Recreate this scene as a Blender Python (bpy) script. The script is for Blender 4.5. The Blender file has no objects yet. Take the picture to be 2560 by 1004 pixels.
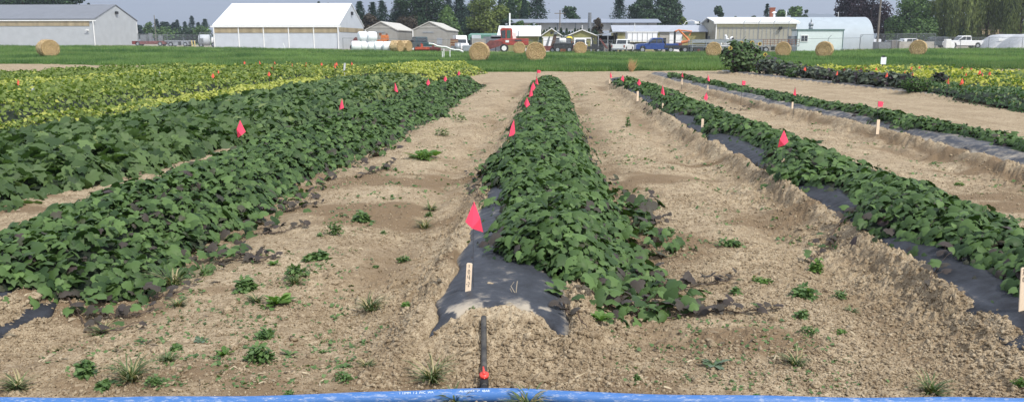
import bpy, math, random
import numpy as np
from mathutils import Vector, Matrix
random.seed(7)
SC = bpy.context.scene
COL = SC.collection
rad = math.radians

# ------------------------------------------------------------------ camera
F = 2050.0; H = 1.65; PITCH = math.atan(399 / F)
cd = bpy.data.cameras.new('camera'); cam = bpy.data.objects.new('camera', cd); COL.objects.link(cam)
cd.sensor_width = 36; cd.lens = 36 * F / 2560; cd.clip_start = 0.05; cd.clip_end = 20000
cam.location = (0, 0, H); cam.rotation_euler = (math.pi / 2 - PITCH, 0, 0)
SC.camera = cam

# ------------------------------------------------------------------ light
SUN_AZ = rad(140)      # clockwise from +Y (the view direction): right and a little behind the camera
SUN_EL = rad(50)
W = bpy.data.worlds.new('World'); SC.world = W; W.use_nodes = True
nt = W.node_tree; nd = nt.nodes; nd.clear()
out = nd.new('ShaderNodeOutputWorld'); bg = nd.new('ShaderNodeBackground')
sky = nd.new('ShaderNodeTexSky'); sky.sky_type = 'NISHITA'; sky.sun_disc = False
sky.sun_elevation = SUN_EL; sky.sun_rotation = SUN_AZ; sky.altitude = 20; sky.air_density = 1.0; sky.dust_density = 1.2
bg.inputs[1].default_value = 0.080
tc = nd.new('ShaderNodeTexCoord'); mp = nd.new('ShaderNodeMapping'); mp.inputs['Scale'].default_value = (1.0, 1.0, 7.0)
n1 = nd.new('ShaderNodeTexNoise'); n1.inputs['Scale'].default_value = 3.2; n1.inputs['Detail'].default_value = 7; n1.inputs['Roughness'].default_value = 0.55
n1.inputs['Distortion'].default_value = 0.4
cr = nd.new('ShaderNodeValToRGB')
cr.color_ramp.elements[0].position = 0.36; cr.color_ramp.elements[0].color = (7.8, 9.2, 12.4, 1)
cr.color_ramp.elements[1].position = 0.66; cr.color_ramp.elements[1].color = (14.5, 15.2, 16.6, 1)
mx = nd.new('ShaderNodeMixRGB'); mx.inputs[0].default_value = 0.85
nt.links.new(tc.outputs['Generated'], mp.inputs[0]); nt.links.new(mp.outputs[0], n1.inputs['Vector'])
nt.links.new(n1.outputs[0], cr.inputs[0]); nt.links.new(sky.outputs[0], mx.inputs[1]); nt.links.new(cr.outputs[0], mx.inputs[2])
nt.links.new(mx.outputs[0], bg.inputs[0]); nt.links.new(bg.outputs[0], out.inputs[0])
sd = bpy.data.lights.new('sun', 'SUN'); sun = bpy.data.objects.new('sun', sd); COL.objects.link(sun)
sd.energy = 4.2; sd.angle = rad(0.6); sd.color = (1.0, 0.955, 0.88)
S = Vector((math.sin(SUN_AZ) * math.cos(SUN_EL), math.cos(SUN_AZ) * math.cos(SUN_EL), math.sin(SUN_EL)))
sun.rotation_euler = S.to_track_quat('Z', 'Y').to_euler(); sun.location = (0, 0, 60)
vs = SC.view_settings; vs.view_transform = 'Standard'; vs.look = 'None'; vs.exposure = 0.22; vs.gamma = 1.0; vs.use_curve_mapping = False
SC.cycles.max_bounces = 5; SC.cycles.transparent_max_bounces = 10; SC.cycles.use_denoising = True

# ------------------------------------------------------------------ pixel and site coordinates
TH = math.atan(107 / (F / math.cos(PITCH))); CT, ST_ = math.cos(TH), math.sin(TH)
def ray(u, v):
    x = (u - 1280) / F; y = -(v - 502) / F
    return x, math.cos(PITCH) + y * math.sin(PITCH), -math.sin(PITCH) + y * math.cos(PITCH)
def P(u, v, Y):
    d = ray(u, v); k = Y / d[1]; return (d[0] * k, Y, H + d[2] * k)
def g(u, v, z=0.0):
    d = ray(u, v); k = (H - z) / -d[2]; return d[0] * k, d[1] * k
def st2xy(s, t): return s * CT + t * ST_, -s * ST_ + t * CT
def xy2st(x, y): return x * CT - y * ST_, x * ST_ + y * CT
def sstep(a, b, x):
    k = np.clip((np.asarray(x, float) - a) / (b - a), 0, 1); return k * k * (3 - 2 * k)

# ------------------------------------------------------------------ noise
def _h(ix, iy, seed):
    n = (ix.astype(np.int64) * 374761393 + iy.astype(np.int64) * 668265263 + seed * 1442695041) & 0xffffffff
    n = ((n ^ (n >> 13)) * 1274126177) & 0xffffffff
    n = (n ^ (n >> 16)) & 0xffffff
    return n / float(0xffffff)
def vn(x, y, seed=0):
    x = np.asarray(x, float); y = np.asarray(y, float)
    ix = np.floor(x); iy = np.floor(y); fx = x - ix; fy = y - iy
    fx = fx * fx * (3 - 2 * fx); fy = fy * fy * (3 - 2 * fy)
    a = _h(ix, iy, seed); b = _h(ix + 1, iy, seed); c = _h(ix, iy + 1, seed); d = _h(ix + 1, iy + 1, seed)
    return (a + (b - a) * fx) * (1 - fy) + (c + (d - c) * fx) * fy
def fbm(x, y, seed=0, o=3):
    r = 0; a = 1; tt = 0
    for i in range(o):
        r = r + a * vn(x * 2 ** i, y * 2 ** i, seed + i * 17); tt += a; a *= .5
    return r / tt

# ------------------------------------------------------------------ terrain
RK = [-.75, -.62, -.46, -.36, -.21, -.08, 0, .2, .33, .41, .5, .62, .8]
RZ = [.85, .85, .80, .60, .35, .08, 0, 0, .05, .25, .45, .47, .5]
def far_z(x, y):
    x = np.asarray(x, float); y = np.asarray(y, float)
    r = x / np.maximum(y, 1)
    return np.interp(r, RK, RZ) * sstep(50, 118, y)

# row beds: name, centre table (t -> s), start t, end t
BEDS = {
 'C':  dict(c=([0, 60], [-0.30, -0.30]), t0=4.22, t1=34, tap=(3.8, 4.45)),
 'R1': dict(c=([4, 9, 14, 24, 36], [2.93, 2.95, 2.80, 2.72, 2.60]), t0=4.15, t1=34, tap=(3.6, 4.3)),
 'R2': dict(c=([8, 16, 21, 32, 42], [6.25, 6.25, 5.70, 5.10, 4.90]), t0=4.4, t1=40, tap=(3.7, 4.5)),
 'L1': dict(c=([0, 60], [-3.75, -3.75]), t0=4.2, t1=34, tap=(3.7, 4.4)),
 'RP': dict(c=([16, 24, 34, 46], [12.2, 12.0, 10.7, 9.3]), t0=12.0, t1=46, tap=(11, 12)),
}
def bed_c(k, t): return np.interp(t, *BEDS[k]['c'])
def bed_base(k, s, t):
    b = BEDS[k]; ds = np.abs(s - bed_c(k, t))
    e = sstep(b['tap'][0], b['tap'][1], t) * (1 - sstep(b['t1'] - .3, b['t1'] + .5, t))
    hh = .20 if k != 'RP' else .10
    return ds, e, hh * (1 - sstep(.13, .70, ds)) * e
def film_in(k, s, t, ds):
    """1 where the film is bare, 0 where soil covers it"""
    edge = .375 + (.10 if k == 'L1' else 0) + (.12 * (1 - sstep(4.7, 5.7, t)) if k == 'R1' else 0) + (.16 * (1 - sstep(4.7, 5.4, t)) if k == 'L1' else 0) + .07 * (fbm(s * 3 + 9, t * 3, 5) - .5) * 2
    start = BEDS[k]['t0'] + .12 - .16 * (ds / .37) ** 2 + .10 * (fbm(s * 6, t * 6, 8) - .5)
    return (1 - sstep(-.02, .02, ds - edge)) * sstep(0, .03, t - start) * (1 - sstep(BEDS[k]['t1'] - .2, BEDS[k]['t1'], t))
FIELD = ([-120, -60, -42, -23, -10, 0, 7, 17, 30, 60, 120], [66, 65, 61.5, 56, 47.5, 45.5, 46.5, 48.5, 50, 50, 50])
def hg(x, y, detail=True):
    """height of the soil"""
    x = np.asarray(x, float); y = np.asarray(y, float)
    s, t = xy2st(x, y)
    z = far_z(x, y)
    shoulder = np.zeros_like(z); 
    for k in BEDS:
        ds, e, hb = bed_base(k, s, t)
        z = z + hb
        under = film_in(k, s, t, ds)
        z = z - .03 * under + .022 * np.exp(-((t - BEDS[k]['t0']) / .35) ** 2) * (1 - under) * e * (ds < .7)
        sh = np.exp(-((ds - .47) / .10) ** 2) * e
        z = z + sh * (.02 + .07 * fbm(s * 4, t * 4, 11))
        z = z - .055 * np.exp(-((ds - .95) / .22) ** 2) * e * (1 if k != 'RP' else .3)
        shoulder = np.maximum(shoulder, np.exp(-((ds - .55) / .30) ** 2) * np.maximum(e, sstep(3.5, 4.2, t) * (ds < 1)) * (1 - under))
    if detail:
        lane = sstep(6.9, 7.4, s - .4 * (20 - t) * 0) * (s < 12) * sstep(10, 12, t)      # the smooth raked lane on the right
        rough = (1 - .75 * lane) * (1 + 1.2 * shoulder) * (1 - .6 * sstep(33, 36, t))
        f = np.clip(7 / np.maximum(y, 1), .0, 1)
        nz = (fbm(x * 1.3, y * 1.3, 21, 2) - .5) * .028 + (fbm(x * 5, y * 5, 31, 2) - .5) * (.030 + .028 * sstep(6, 14, y))
        hi = (vn(x * 16, y * 16, 41) ** 2 - .25) * .010 + (vn(x * 36, y * 36, 51) ** 2 - .25) * .013 + (vn(x * 75, y * 75, 61) - .5) * .009 * f
        patch = .35 + 1.1 * sstep(.40, .62, fbm(x * .9 + 5, y * .9, 71, 2))
        z = z + rough * (nz * (1 - .5 * lane) + hi * patch) * (1 - sstep(60, 110, y))
    return z

# ------------------------------------------------------------------ materials
MATS = {}
def lin(c):
    return tuple(((v / 255) / 12.92 if v / 255 <= .04045 else (((v / 255) + .055) / 1.055) ** 2.4) for v in c[:3])
def M(name, col, rough=.6, var=.12, scale=3.0, bump=0.0, metal=0.0, spec=.4, col2=None, alpha=1.0, stretch=(1, 1, 1), trans=0.0, detail=5):
    """plain material with procedural colour variation; colours are linear base colours"""
    if name in MATS: return MATS[name]
    m = bpy.data.materials.new(name); m.use_nodes = True; t = m.node_tree; n = t.nodes; n.clear()
    o = n.new('ShaderNodeOutputMaterial'); b = n.new('ShaderNodeBsdfPrincipled')
    geo = n.new('ShaderNodeTexCoord'); mp = n.new('ShaderNodeMapping'); mp.inputs['Scale'].default_value = stretch
    nz = n.new('ShaderNodeTexNoise'); nz.inputs['Scale'].default_value = scale; nz.inputs['Detail'].default_value = detail
    r = n.new('ShaderNodeValToRGB'); r.color_ramp.elements[0].position = .3; r.color_ramp.elements[1].position = .7
    c2 = col2 or tuple(min(1, v * (1 + var)) for v in col)
    c1 = col if col2 else tuple(v * (1 - var) for v in col)
    r.color_ramp.elements[0].color = (*c1, 1); r.color_ramp.elements[1].color = (*c2, 1)
    t.links.new(geo.outputs['Object'], mp.inputs[0]); t.links.new(mp.outputs[0], nz.inputs['Vector']); t.links.new(nz.outputs[0], r.inputs[0])
    t.links.new(r.outputs[0], b.inputs['Base Color'])
    b.inputs['Roughness'].default_value = rough; b.inputs['Metallic'].default_value = metal
    b.inputs['Specular IOR Level'].default_value = spec; b.inputs['Alpha'].default_value = alpha
    if trans: b.inputs['Transmission Weight'].default_value = trans
    if bump:
        bp = n.new('ShaderNodeBump'); bp.inputs['Strength'].default_value = bump; bp.inputs['Distance'].default_value = .02
        t.links.new(nz.outputs[0], bp.inputs['Height']); t.links.new(bp.outputs[0], b.inputs['Normal'])
    t.links.new(b.outputs[0], o.inputs[0]); MATS[name] = m; return m

def leaf_mat(name, dark, light, purple=(.03, .018, .022), back=None, rough=.5, trans=.25, spec=.35):
    """leaves: 'rnd' picks between two greens, 'pur' mixes in the tone of the odd-coloured leaves"""
    if name in MATS: return MATS[name]
    m = bpy.data.materials.new(name); m.use_nodes = True; t = m.node_tree; n = t.nodes; n.clear()
    o = n.new('ShaderNodeOutputMaterial'); b = n.new('ShaderNodeBsdfPrincipled')
    a = n.new('ShaderNodeAttribute'); a.attribute_name = 'rnd'; p = n.new('ShaderNodeAttribute'); p.attribute_name = 'pur'
    r = n.new('ShaderNodeValToRGB'); r.color_ramp.elements[0].color = (*dark, 1); r.color_ramp.elements[1].color = (*light, 1)
    x = n.new('ShaderNodeMixRGB'); x.inputs[2].default_value = (*purple, 1)
    t.links.new(a.outputs['Fac'], r.inputs[0]); t.links.new(r.outputs[0], x.inputs[1]); t.links.new(p.outputs['Fac'], x.inputs[0])
    t.links.new(x.outputs[0], b.inputs['Base Color']); b.inputs['Roughness'].default_value = rough; b.inputs['Specular IOR Level'].default_value = spec
    if trans:
        tr = n.new('ShaderNodeBsdfTranslucent'); ms = n.new('ShaderNodeMixShader'); ms.inputs[0].default_value = trans
        g2 = n.new('ShaderNodeMixRGB'); g2.blend_type = 'MULTIPLY'; g2.inputs[0].default_value = 1; g2.inputs[2].default_value = (1.3, 1.5, .7, 1)
        t.links.new(x.outputs[0], g2.inputs[1]); t.links.new(g2.outputs[0], tr.inputs[0])
        t.links.new(b.outputs[0], ms.inputs[1]); t.links.new(tr.outputs[0], ms.inputs[2]); t.links.new(ms.outputs[0], o.inputs[0])
    else: t.links.new(b.outputs[0], o.inputs[0])
    MATS[name] = m; return m

# ------------------------------------------------------------------ objects
def setp(o, label=None, cat=None, group=None, kind=None):
    if label: o['label'] = label
    if cat: o['category'] = cat
    if group: o['group'] = group
    if kind: o['kind'] = kind
    return o
def np_mesh(name, V, faces, mat, parent=None, attrs=None, smooth=False):
    """faces: (N,3) or (N,4) int array"""
    V = np.asarray(V, np.float32); faces = np.asarray(faces, np.int32)
    me = bpy.data.meshes.new(name); k = faces.shape[1]
    me.vertices.add(len(V)); me.vertices.foreach_set('co', V.ravel())
    me.loops.add(faces.size); me.loops.foreach_set('vertex_index', faces.ravel())
    me.polygons.add(len(faces)); me.polygons.foreach_set('loop_start', np.arange(0, faces.size, k, dtype=np.int32))
    me.polygons.foreach_set('loop_total', np.full(len(faces), k, np.int32))
    if smooth: me.polygons.foreach_set('use_smooth', np.ones(len(faces), bool))
    for an, av in (attrs or {}).items():
        at = me.attributes.new(an, 'FLOAT', 'POINT'); at.data.foreach_set('value', np.asarray(av, np.float32))
    me.update(calc_edges=True)
    o = bpy.data.objects.new(name, me); COL.objects.link(o); me.materials.append(mat)
    if parent is not None: o.parent = parent
    return o
def thing(name, label, cat, loc=(0, 0, 0), rz=0.0, group=None):
    o = bpy.data.objects.new(name, None); COL.objects.link(o); o.location = loc; o.rotation_euler = (0, 0, rz); o.empty_display_size = .2
    return setp(o, label, cat, group)

class MB:
    def __init__(s): s.v = []; s.f = []
    def add(s, V, Fc, mat=None):
        b = len(s.v)
        for p in V:
            p = Vector(p)
            if mat is not None: p = mat @ p
            s.v.append(tuple(p))
        s.f += [tuple(i + b for i in f) for f in Fc]; return s
    def box(s, x0, x1, y0, y1, z0, z1, mat=None):
        V = [(x, y, z) for z in (z0, z1) for y in (y0, y1) for x in (x0, x1)]
        return s.add(V, [(0, 2, 3, 1), (4, 5, 7, 6), (0, 1, 5, 4), (2, 6, 7, 3), (0, 4, 6, 2), (1, 3, 7, 5)], mat)
    def tube(s, pts, r, n=8, cap=True):
        pts = [Vector(p) for p in pts]; rr = r if isinstance(r, (list, tuple)) else [r] * len(pts)
        rings = []
        for i, p in enumerate(pts):
            d = (pts[min(i + 1, len(pts) - 1)] - pts[max(i - 1, 0)]).normalized()
            a = Vector((0, 0, 1)) if abs(d.z) < .9 else Vector((1, 0, 0))
            e1 = d.cross(a).normalized(); e2 = d.cross(e1)
            rings.append([p + (e1 * math.cos(2 * math.pi * k / n) + e2 * math.sin(2 * math.pi * k / n)) * rr[i] for k in range(n)])
        V = [q for R in rings for q in R]; Fc = []
        for i in range(len(pts) - 1):
            for k in range(n): Fc.append((i * n + k, i * n + (k + 1) % n, (i + 1) * n + (k + 1) % n, (i + 1) * n + k))
        if cap: Fc.append(tuple(range(n))[::-1]); Fc.append(tuple(range((len(pts) - 1) * n, len(pts) * n)))
        return s.add(V, Fc)
    def prism(s, poly, a, b, axis='y'):
        """extrude polygon of (p,q) along an axis: y -> (p, y, q); x -> (x, p, q); z -> (p, q, z)"""
        n = len(poly)
        f = {'y': lambda p, w: (p[0], w, p[1]), 'x': lambda p, w: (w, p[0], p[1]), 'z': lambda p, w: (p[0], p[1], w)}[axis]
        V = [f(p, a) for p in poly] + [f(p, b) for p in poly]
        return s.add(V, [tuple(range(n)), tuple(range(2 * n - 1, n - 1, -1))] + [(i, i + n, (i + 1) % n + n, (i + 1) % n) for i in range(n)])
    def quad(s, *p): return s.add(p, [tuple(range(len(p)))])
    def build(s, name, mat, parent=None, smooth=False, bevel=0):
        me = bpy.data.meshes.new(name); me.from_pydata(s.v, [], s.f); me.materials.append(mat)
        if smooth: me.polygons.foreach_set('use_smooth', [True] * len(me.polygons))
        me.update(); o = bpy.data.objects.new(name, me); COL.objects.link(o)
        if bevel:
            md = o.modifiers.new('bevel', 'BEVEL'); md.width = bevel; md.segments = 2; md.limit_method = 'ANGLE'
        if parent is not None: o.parent = parent
        return o

# ------------------------------------------------------------------ leaf scatter
def frames(nrm, ang):
    """rotation matrices whose z axis is nrm and whose x axis points to heading ang"""
    n = nrm / np.linalg.norm(nrm, axis=1, keepdims=True)
    h = np.stack([np.cos(ang), np.sin(ang), np.zeros_like(ang)], 1)
    x = h - n * (h * n).sum(1, keepdims=True); x /= np.linalg.norm(x, axis=1, keepdims=True) + 1e-9
    y = np.cross(n, x); return np.stack([x, y, n], 2)
def scatter(TV, TF, pos, R, sc):
    TV = np.asarray(TV, np.float32); TF = np.asarray(TF, np.int32); N = len(pos)
    sc = np.asarray(sc, np.float32); sc = sc[:, None] if sc.ndim == 1 else sc
    V = np.einsum('nij,nkj->nki', R, TV[None] * sc[:, None, :]) + pos[:, None, :]
    Fc = TF[None] + (np.arange(N) * len(TV))[:, None, None]
    return V.reshape(-1, 3), Fc.reshape(-1, TF.shape[1])
def fan(out, c=(.30, 0, .0)):
    V = [c] + list(out); n = len(out); return np.array(V), np.array([(0, 1 + i, 1 + (i + 1) % n) for i in range(n)])
# sweet potato leaf: heart shape with shoulders, base at x = 0, tip at x = 1
LEAF_SP = fan([(.06, 0, -.02), (-.10, .16, -.02), (.02, .42, -.05), (.22, .50, -.10), (.40, .38, -.02), (.62, .36, -.09), (.74, .16, -.03), (1.0, 0, -.16),
               (.74, -.16, -.03), (.62, -.36, -.09), (.40, -.38, -.02), (.22, -.50, -.10), (.02, -.42, -.05), (-.10, -.16, -.02)], (.30, 0, .12))
LEAF_SP2 = fan([(.0, 0, 0), (.05, .42, -.06), (.45, .38, -.07), (1.0, 0, -.14), (.45, -.38, -.07), (.05, -.42, -.06)], (.32, 0, .11))
LEAF_SP3 = (np.array([(0, 0, 0), (.3, .45, -.06), (1, 0, -.1), (.3, -.45, -.06)]), np.array([(0, 2, 1), (0, 3, 2)]))
# squash leaf: big, five lobed, cupped
LEAF_SQ = fan([(.10, 0, .03), (-.12, .20, .02), (-.08, .48, -.04), (.16, .44, .03), (.30, .66, -.07), (.50, .40, .03), (.74, .42, -.05), (.80, .16, .02), (1.0, 0, -.10),
               (.80, -.16, .02), (.74, -.42, -.05), (.50, -.40, .03), (.30, -.66, -.07), (.16, -.44, .03), (-.08, -.48, -.04), (-.12, -.20, .02)], (.34, 0, -.07))
LEAF_OV = fan([(0, 0, 0), (.25, .22, .04), (.6, .25, .03), (1, 0, -.10), (.6, -.25, .03), (.25, -.22, .04)], (.45, 0, -.02))
BLADE = (np.array([(0, -.5, 0), (0, .5, 0), (.45, -.4, .62), (.45, .4, .62), (1.0, 0, .9)]), np.array([(0, 1, 3), (0, 3, 2), (2, 3, 4)]))
# ================================================================== GROUND
def soil_material():
    m = bpy.data.materials.new('soil'); m.use_nodes = True; t = m.node_tree; n = t.nodes; n.clear(); L = t.links.new
    o = n.new('ShaderNodeOutputMaterial'); b = n.new('ShaderNodeBsdfPrincipled'); b.inputs['Roughness'].default_value = .95; b.inputs['Specular IOR Level'].default_value = .12
    geo = n.new('ShaderNodeNewGeometry')
    def noise(sc, det=5, ro=.55):
        z = n.new('ShaderNodeTexNoise'); z.inputs['Scale'].default_value = sc; z.inputs['Detail'].default_value = det; z.inputs['Roughness'].default_value = ro; L(geo.outputs['Position'], z.inputs['Vector']); return z
    def ramp(a, ca, b_, cb):
        r = n.new('ShaderNodeValToRGB'); e = r.color_ramp.elements; e[0].position = a; e[0].color = (*ca, 1); e[1].position = b_; e[1].color = (*cb, 1); return r
    def mix(fac, a, b_, bt='MIX'):
        x = n.new('ShaderNodeMixRGB'); x.blend_type = bt
        for i, q in ((0, fac), (1, a), (2, b_)):
            if hasattr(q, 'links') or hasattr(q, 'is_linked'): L(q, x.inputs[i])
            elif isinstance(q, tuple): x.inputs[i].default_value = (*q, 1)
            else: x.inputs[i].default_value = q
        return x.outputs[0]
    A = noise(26, 8, .7); ra = ramp(.32, (.235, .183, .122), .68, (.49, .412, .295)); L(A.outputs[0], ra.inputs[0])
    B = noise(1.1, 4); rb = ramp(.35, (.84, .80, .75), .65, (1.06, 1.04, 1.0)); L(B.outputs[0], rb.inputs[0])
    c = mix(1.0, ra.outputs[0], rb.outputs[0], 'MULTIPLY')
    F6 = noise(7, 9, .78); rf = ramp(.40, (.76, .73, .69), .56, (1.14, 1.14, 1.14)); L(F6.outputs[0], rf.inputs[0]); c = mix(.85, c, mix(1.0, c, rf.outputs[0], 'MULTIPLY'))
    # small dark crumbs and pale crust flakes
    C = noise(110, 3, .6); rc = ramp(.36, (.45, .38, .32), .47, (1, 1, 1)); L(C.outputs[0], rc.inputs[0])
    c = mix(1.0, c, rc.outputs[0], 'MULTIPLY')
    w = n.new('ShaderNodeAttribute'); w.attribute_name = 'wet_dark'; c = mix(w.outputs['Fac'], c, (.185, .130, .078))
    gr = n.new('ShaderNodeAttribute'); gr.attribute_name = 'gravel'
    G = noise(1.2, 6); rg = ramp(.3, (.24, .21, .165), .7, (.40, .36, .30)); L(G.outputs[0], rg.inputs[0]); c = mix(gr.outputs['Fac'], c, rg.outputs[0])
    dg = n.new('ShaderNodeAttribute'); dg.attribute_name = 'dry'
    D = noise(.9, 6); rd = ramp(.3, (.26, .19, .09), .7, (.42, .32, .17)); L(D.outputs[0], rd.inputs[0]); c = mix(dg.outputs['Fac'], c, rd.outputs[0])
    gs = n.new('ShaderNodeAttribute'); gs.attribute_name = 'grass'
    E_ = noise(.5, 6); re_ = ramp(.3, (.055, .105, .024), .7, (.10, .17, .042)); L(E_.outputs[0], re_.inputs[0]); c = mix(gs.outputs['Fac'], c, re_.outputs[0])
    L(c, b.inputs['Base Color'])
    bp = n.new('ShaderNodeBump'); bp.inputs['Strength'].default_value = .7; bp.inputs['Distance'].default_value = .012
    ad = n.new('ShaderNodeMath'); ad.operation = 'ADD'; L(A.outputs[0], ad.inputs[0]); L(C.outputs[0], ad.inputs[1]); L(ad.outputs[0], bp.inputs['Height']); L(bp.outputs[0], b.inputs['Normal'])
    L(b.outputs[0], o.inputs[0]); MATS['soil'] = m; return m
SOIL = soil_material()

def build_ground():
    # rows fine where the photograph looks, coarse elsewhere
    vv = np.arange(1035, 137, -1.55)
    Yn = np.array([g(1280, v)[1] for v in vv])
    Y = np.concatenate([np.arange(-3, Yn[0] - .05, .14), Yn, np.geomspace(Yn[-1] * 1.03, 9000, 90)])
    K = np.concatenate([np.linspace(-2.2, -.76, 60), np.arange(-.75, .75, .00125), np.linspace(.76, 2.2, 60)])
    YY, KK = np.meshgrid(Y, K, indexing='ij')
    D = np.where(YY > 1.6, YY, 1.6 * 1.0) ; X = KK * D
    Z = hg(X, YY)
    s, t = xy2st(X, YY)
    wet_dark = np.zeros_like(Z)
    for k in ('C', 'R1', 'R2', 'L1'):
        ds = np.abs(s - bed_c(k, t)); e = (t > 3.6) * (t < BEDS[k]['t1'])
        wet_dark = np.maximum(wet_dark, np.exp(-((ds - .95) / .25) ** 2) * e * .75 * sstep(.35, .7, fbm(X * 1.2, YY * .8, 91)))
        wet_dark = np.maximum(wet_dark, np.exp(-((ds - .60) / .12) ** 2) * e * .55 * sstep(.40, .62, fbm(X * 3, YY * 3, 95)))
    # left-facing cut bank of the far right bed is mixed darker in patches
    dsr = bed_c('R2', t) - s; wet_dark = np.maximum(wet_dark, np.exp(-((dsr - .62) / .10) ** 2) * sstep(8, 9, t) * (t < 26) * sstep(.3, .45, fbm(s * 2, t * 2, 97)))
    wet_dark = np.maximum(wet_dark, .95 * sstep(.56, .70, fbm(X * .8 + 3, YY * 1.6, 93)) * (YY < 12) * (np.abs(s) < 12))
    lane = sstep(7.0, 7.6, s) * (s < 13)
    wet_dark = np.maximum(wet_dark, lane * .55 * (np.exp(-((s - 9.0) / .06) ** 2) + .5 * np.exp(-((s - 8.1) / .05) ** 2)) * (t > 9) * (t < 44) * (.4 + .6 * fbm(t * 2, s, 99)))
    wet_dark *= (1 - .6 * lane * (np.abs(s - 9) > .3))
    fe = np.interp(X, *FIELD); wob = (fbm(X * .8, YY * .8, 101) - .5) * 1.6
    far = 121 + np.interp(X / np.maximum(YY, 1), [-.6, -.3, 0, .3, .6], [4, 2, 0, 0, 3])
    grass = ((YY > fe + wob) & (YY < far + wob)).astype(float)
    gravel = (YY >= far + wob).astype(float)
    r = X / np.maximum(YY, 1)
    dry = gravel * ((r > .40) & (YY < 150)) * .9 * sstep(.35, .5, fbm(X * .3, YY * .1, 103))
    grass = np.maximum(grass, (YY > 230) * 1.0); gravel *= (YY <= 230)
    n0, n1_ = YY.shape; idx = np.arange(n0 * n1_).reshape(n0, n1_)
    Fc = np.stack([idx[:-1, :-1], idx[:-1, 1:], idx[1:, 1:], idx[1:, :-1]], -1).reshape(-1, 4)
    V = np.stack([X, YY, Z], -1).reshape(-1, 3)
    o = np_mesh('ground', V, Fc, SOIL, attrs=dict(wet_dark=wet_dark.ravel(), grass=grass.ravel(), gravel=gravel.ravel(), dry=dry.ravel()), smooth=True)
    setp(o, kind='structure')
build_ground()

# loose clods of soil
def build_clods():
    rs = np.random.RandomState(3)
    ico = bpy.data.meshes.new('tmp'); import bmesh
    bm = bmesh.new(); bmesh.ops.create_icosphere(bm, subdivisions=1, radius=1); bm.verts.ensure_lookup_table()
    TV = np.array([v.co[:] for v in bm.verts]); TF = np.array([[v.index for v in f.verts] for f in bm.faces]); bm.free(); bpy.data.meshes.remove(ico)
    allV = []; allF = []; off = 0; tone = []
    for variant in range(8):
        N = 27000
        # sample uniformly in the picture below v = 230
        u = rs.uniform(-350, 2910, N); v = 222 + (1030 - 222) * rs.uniform(0, 1, N) ** .80
        ang = PITCH + np.arctan((v - 502) / F); y = H / np.tan(ang)
        k = (u - 1280) / F; x = k * y / (np.cos(PITCH) + (502 - v) / F * np.sin(PITCH))
        s, t = xy2st(x, y)
        dens = .22 + .78 * sstep(.42, .66, fbm(x * 1.0 + 5, y * 1.0, 71, 2))
        sh = np.zeros(N); inbed = np.zeros(N, bool)
        for kk in ('C', 'R1', 'R2', 'L1', 'RP'):
            ds = np.abs(s - bed_c(kk, t)); B = BEDS[kk]; act = (t > 3.7) & (t < B['t1'])
            sh = np.maximum(sh, np.exp(-((ds - .58) / .22) ** 2) * act); inbed |= (ds < .40) & (t > B['t0']) & (t < B['t1'])
            sh = np.maximum(sh, ((ds < .7) & (t > 3.75) & (t < B['t0'])) * .5)
        dens = np.maximum(dens, sh * (.6 + .4 * vn(x * 4, y * 4, 12)))
        lane = (s > 7.2) & (s < 12) & (t > 10); dens = np.where(lane, dens * .08, dens); dens = np.where(t > 35, dens * .2, dens)
        squash = (s < -4.7); dens = np.where(squash, dens * .25, dens)
        keep = (rs.uniform(0, 1, N) < dens) & ~inbed & (y < 45)
        x, y, sh = x[keep], y[keep], sh[keep]; n = len(x)
        px = y / 820.0                      # size of a pixel there
        r = .0026 * rs.pareto(1.9, n) + .0022 + .42 * px * rs.uniform(0.2, .8, n) * (1 + .3 * sh)
        r = np.minimum(r, .013 + .004 * sh + .020 * (rs.uniform(0, 1, n) < .035))
        z = hg(x, y) + r * .25
        T = TV * (1 + rs.uniform(-.45, .45, (len(TV), 1)))
        q = frames(np.stack([rs.normal(0, .5, n), rs.normal(0, .5, n), np.ones(n)], 1), rs.uniform(0, 6.28, n))
        sc = r[:, None] * np.stack([rs.uniform(.8, 1.4, n), rs.uniform(.7, 1.2, n), rs.uniform(.5, .9, n)], 1)
        V, Fc = scatter(T, TF, np.stack([x, y, z], 1), q, sc)
        allV.append(V); allF.append(Fc + off); off += len(V)
        tone.append(np.repeat(rs.uniform(0, .5, n) ** 2, len(TV)))
    V = np.concatenate(allV); Fc = np.concatenate(allF)
    o = np_mesh('soil_clods', V, Fc, SOIL, attrs=dict(wet_dark=np.concatenate(tone)))
    setp(o, 'loose crumbs and clods of dry tan soil scattered over the ground', 'clods', kind='stuff')
build_clods()

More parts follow.
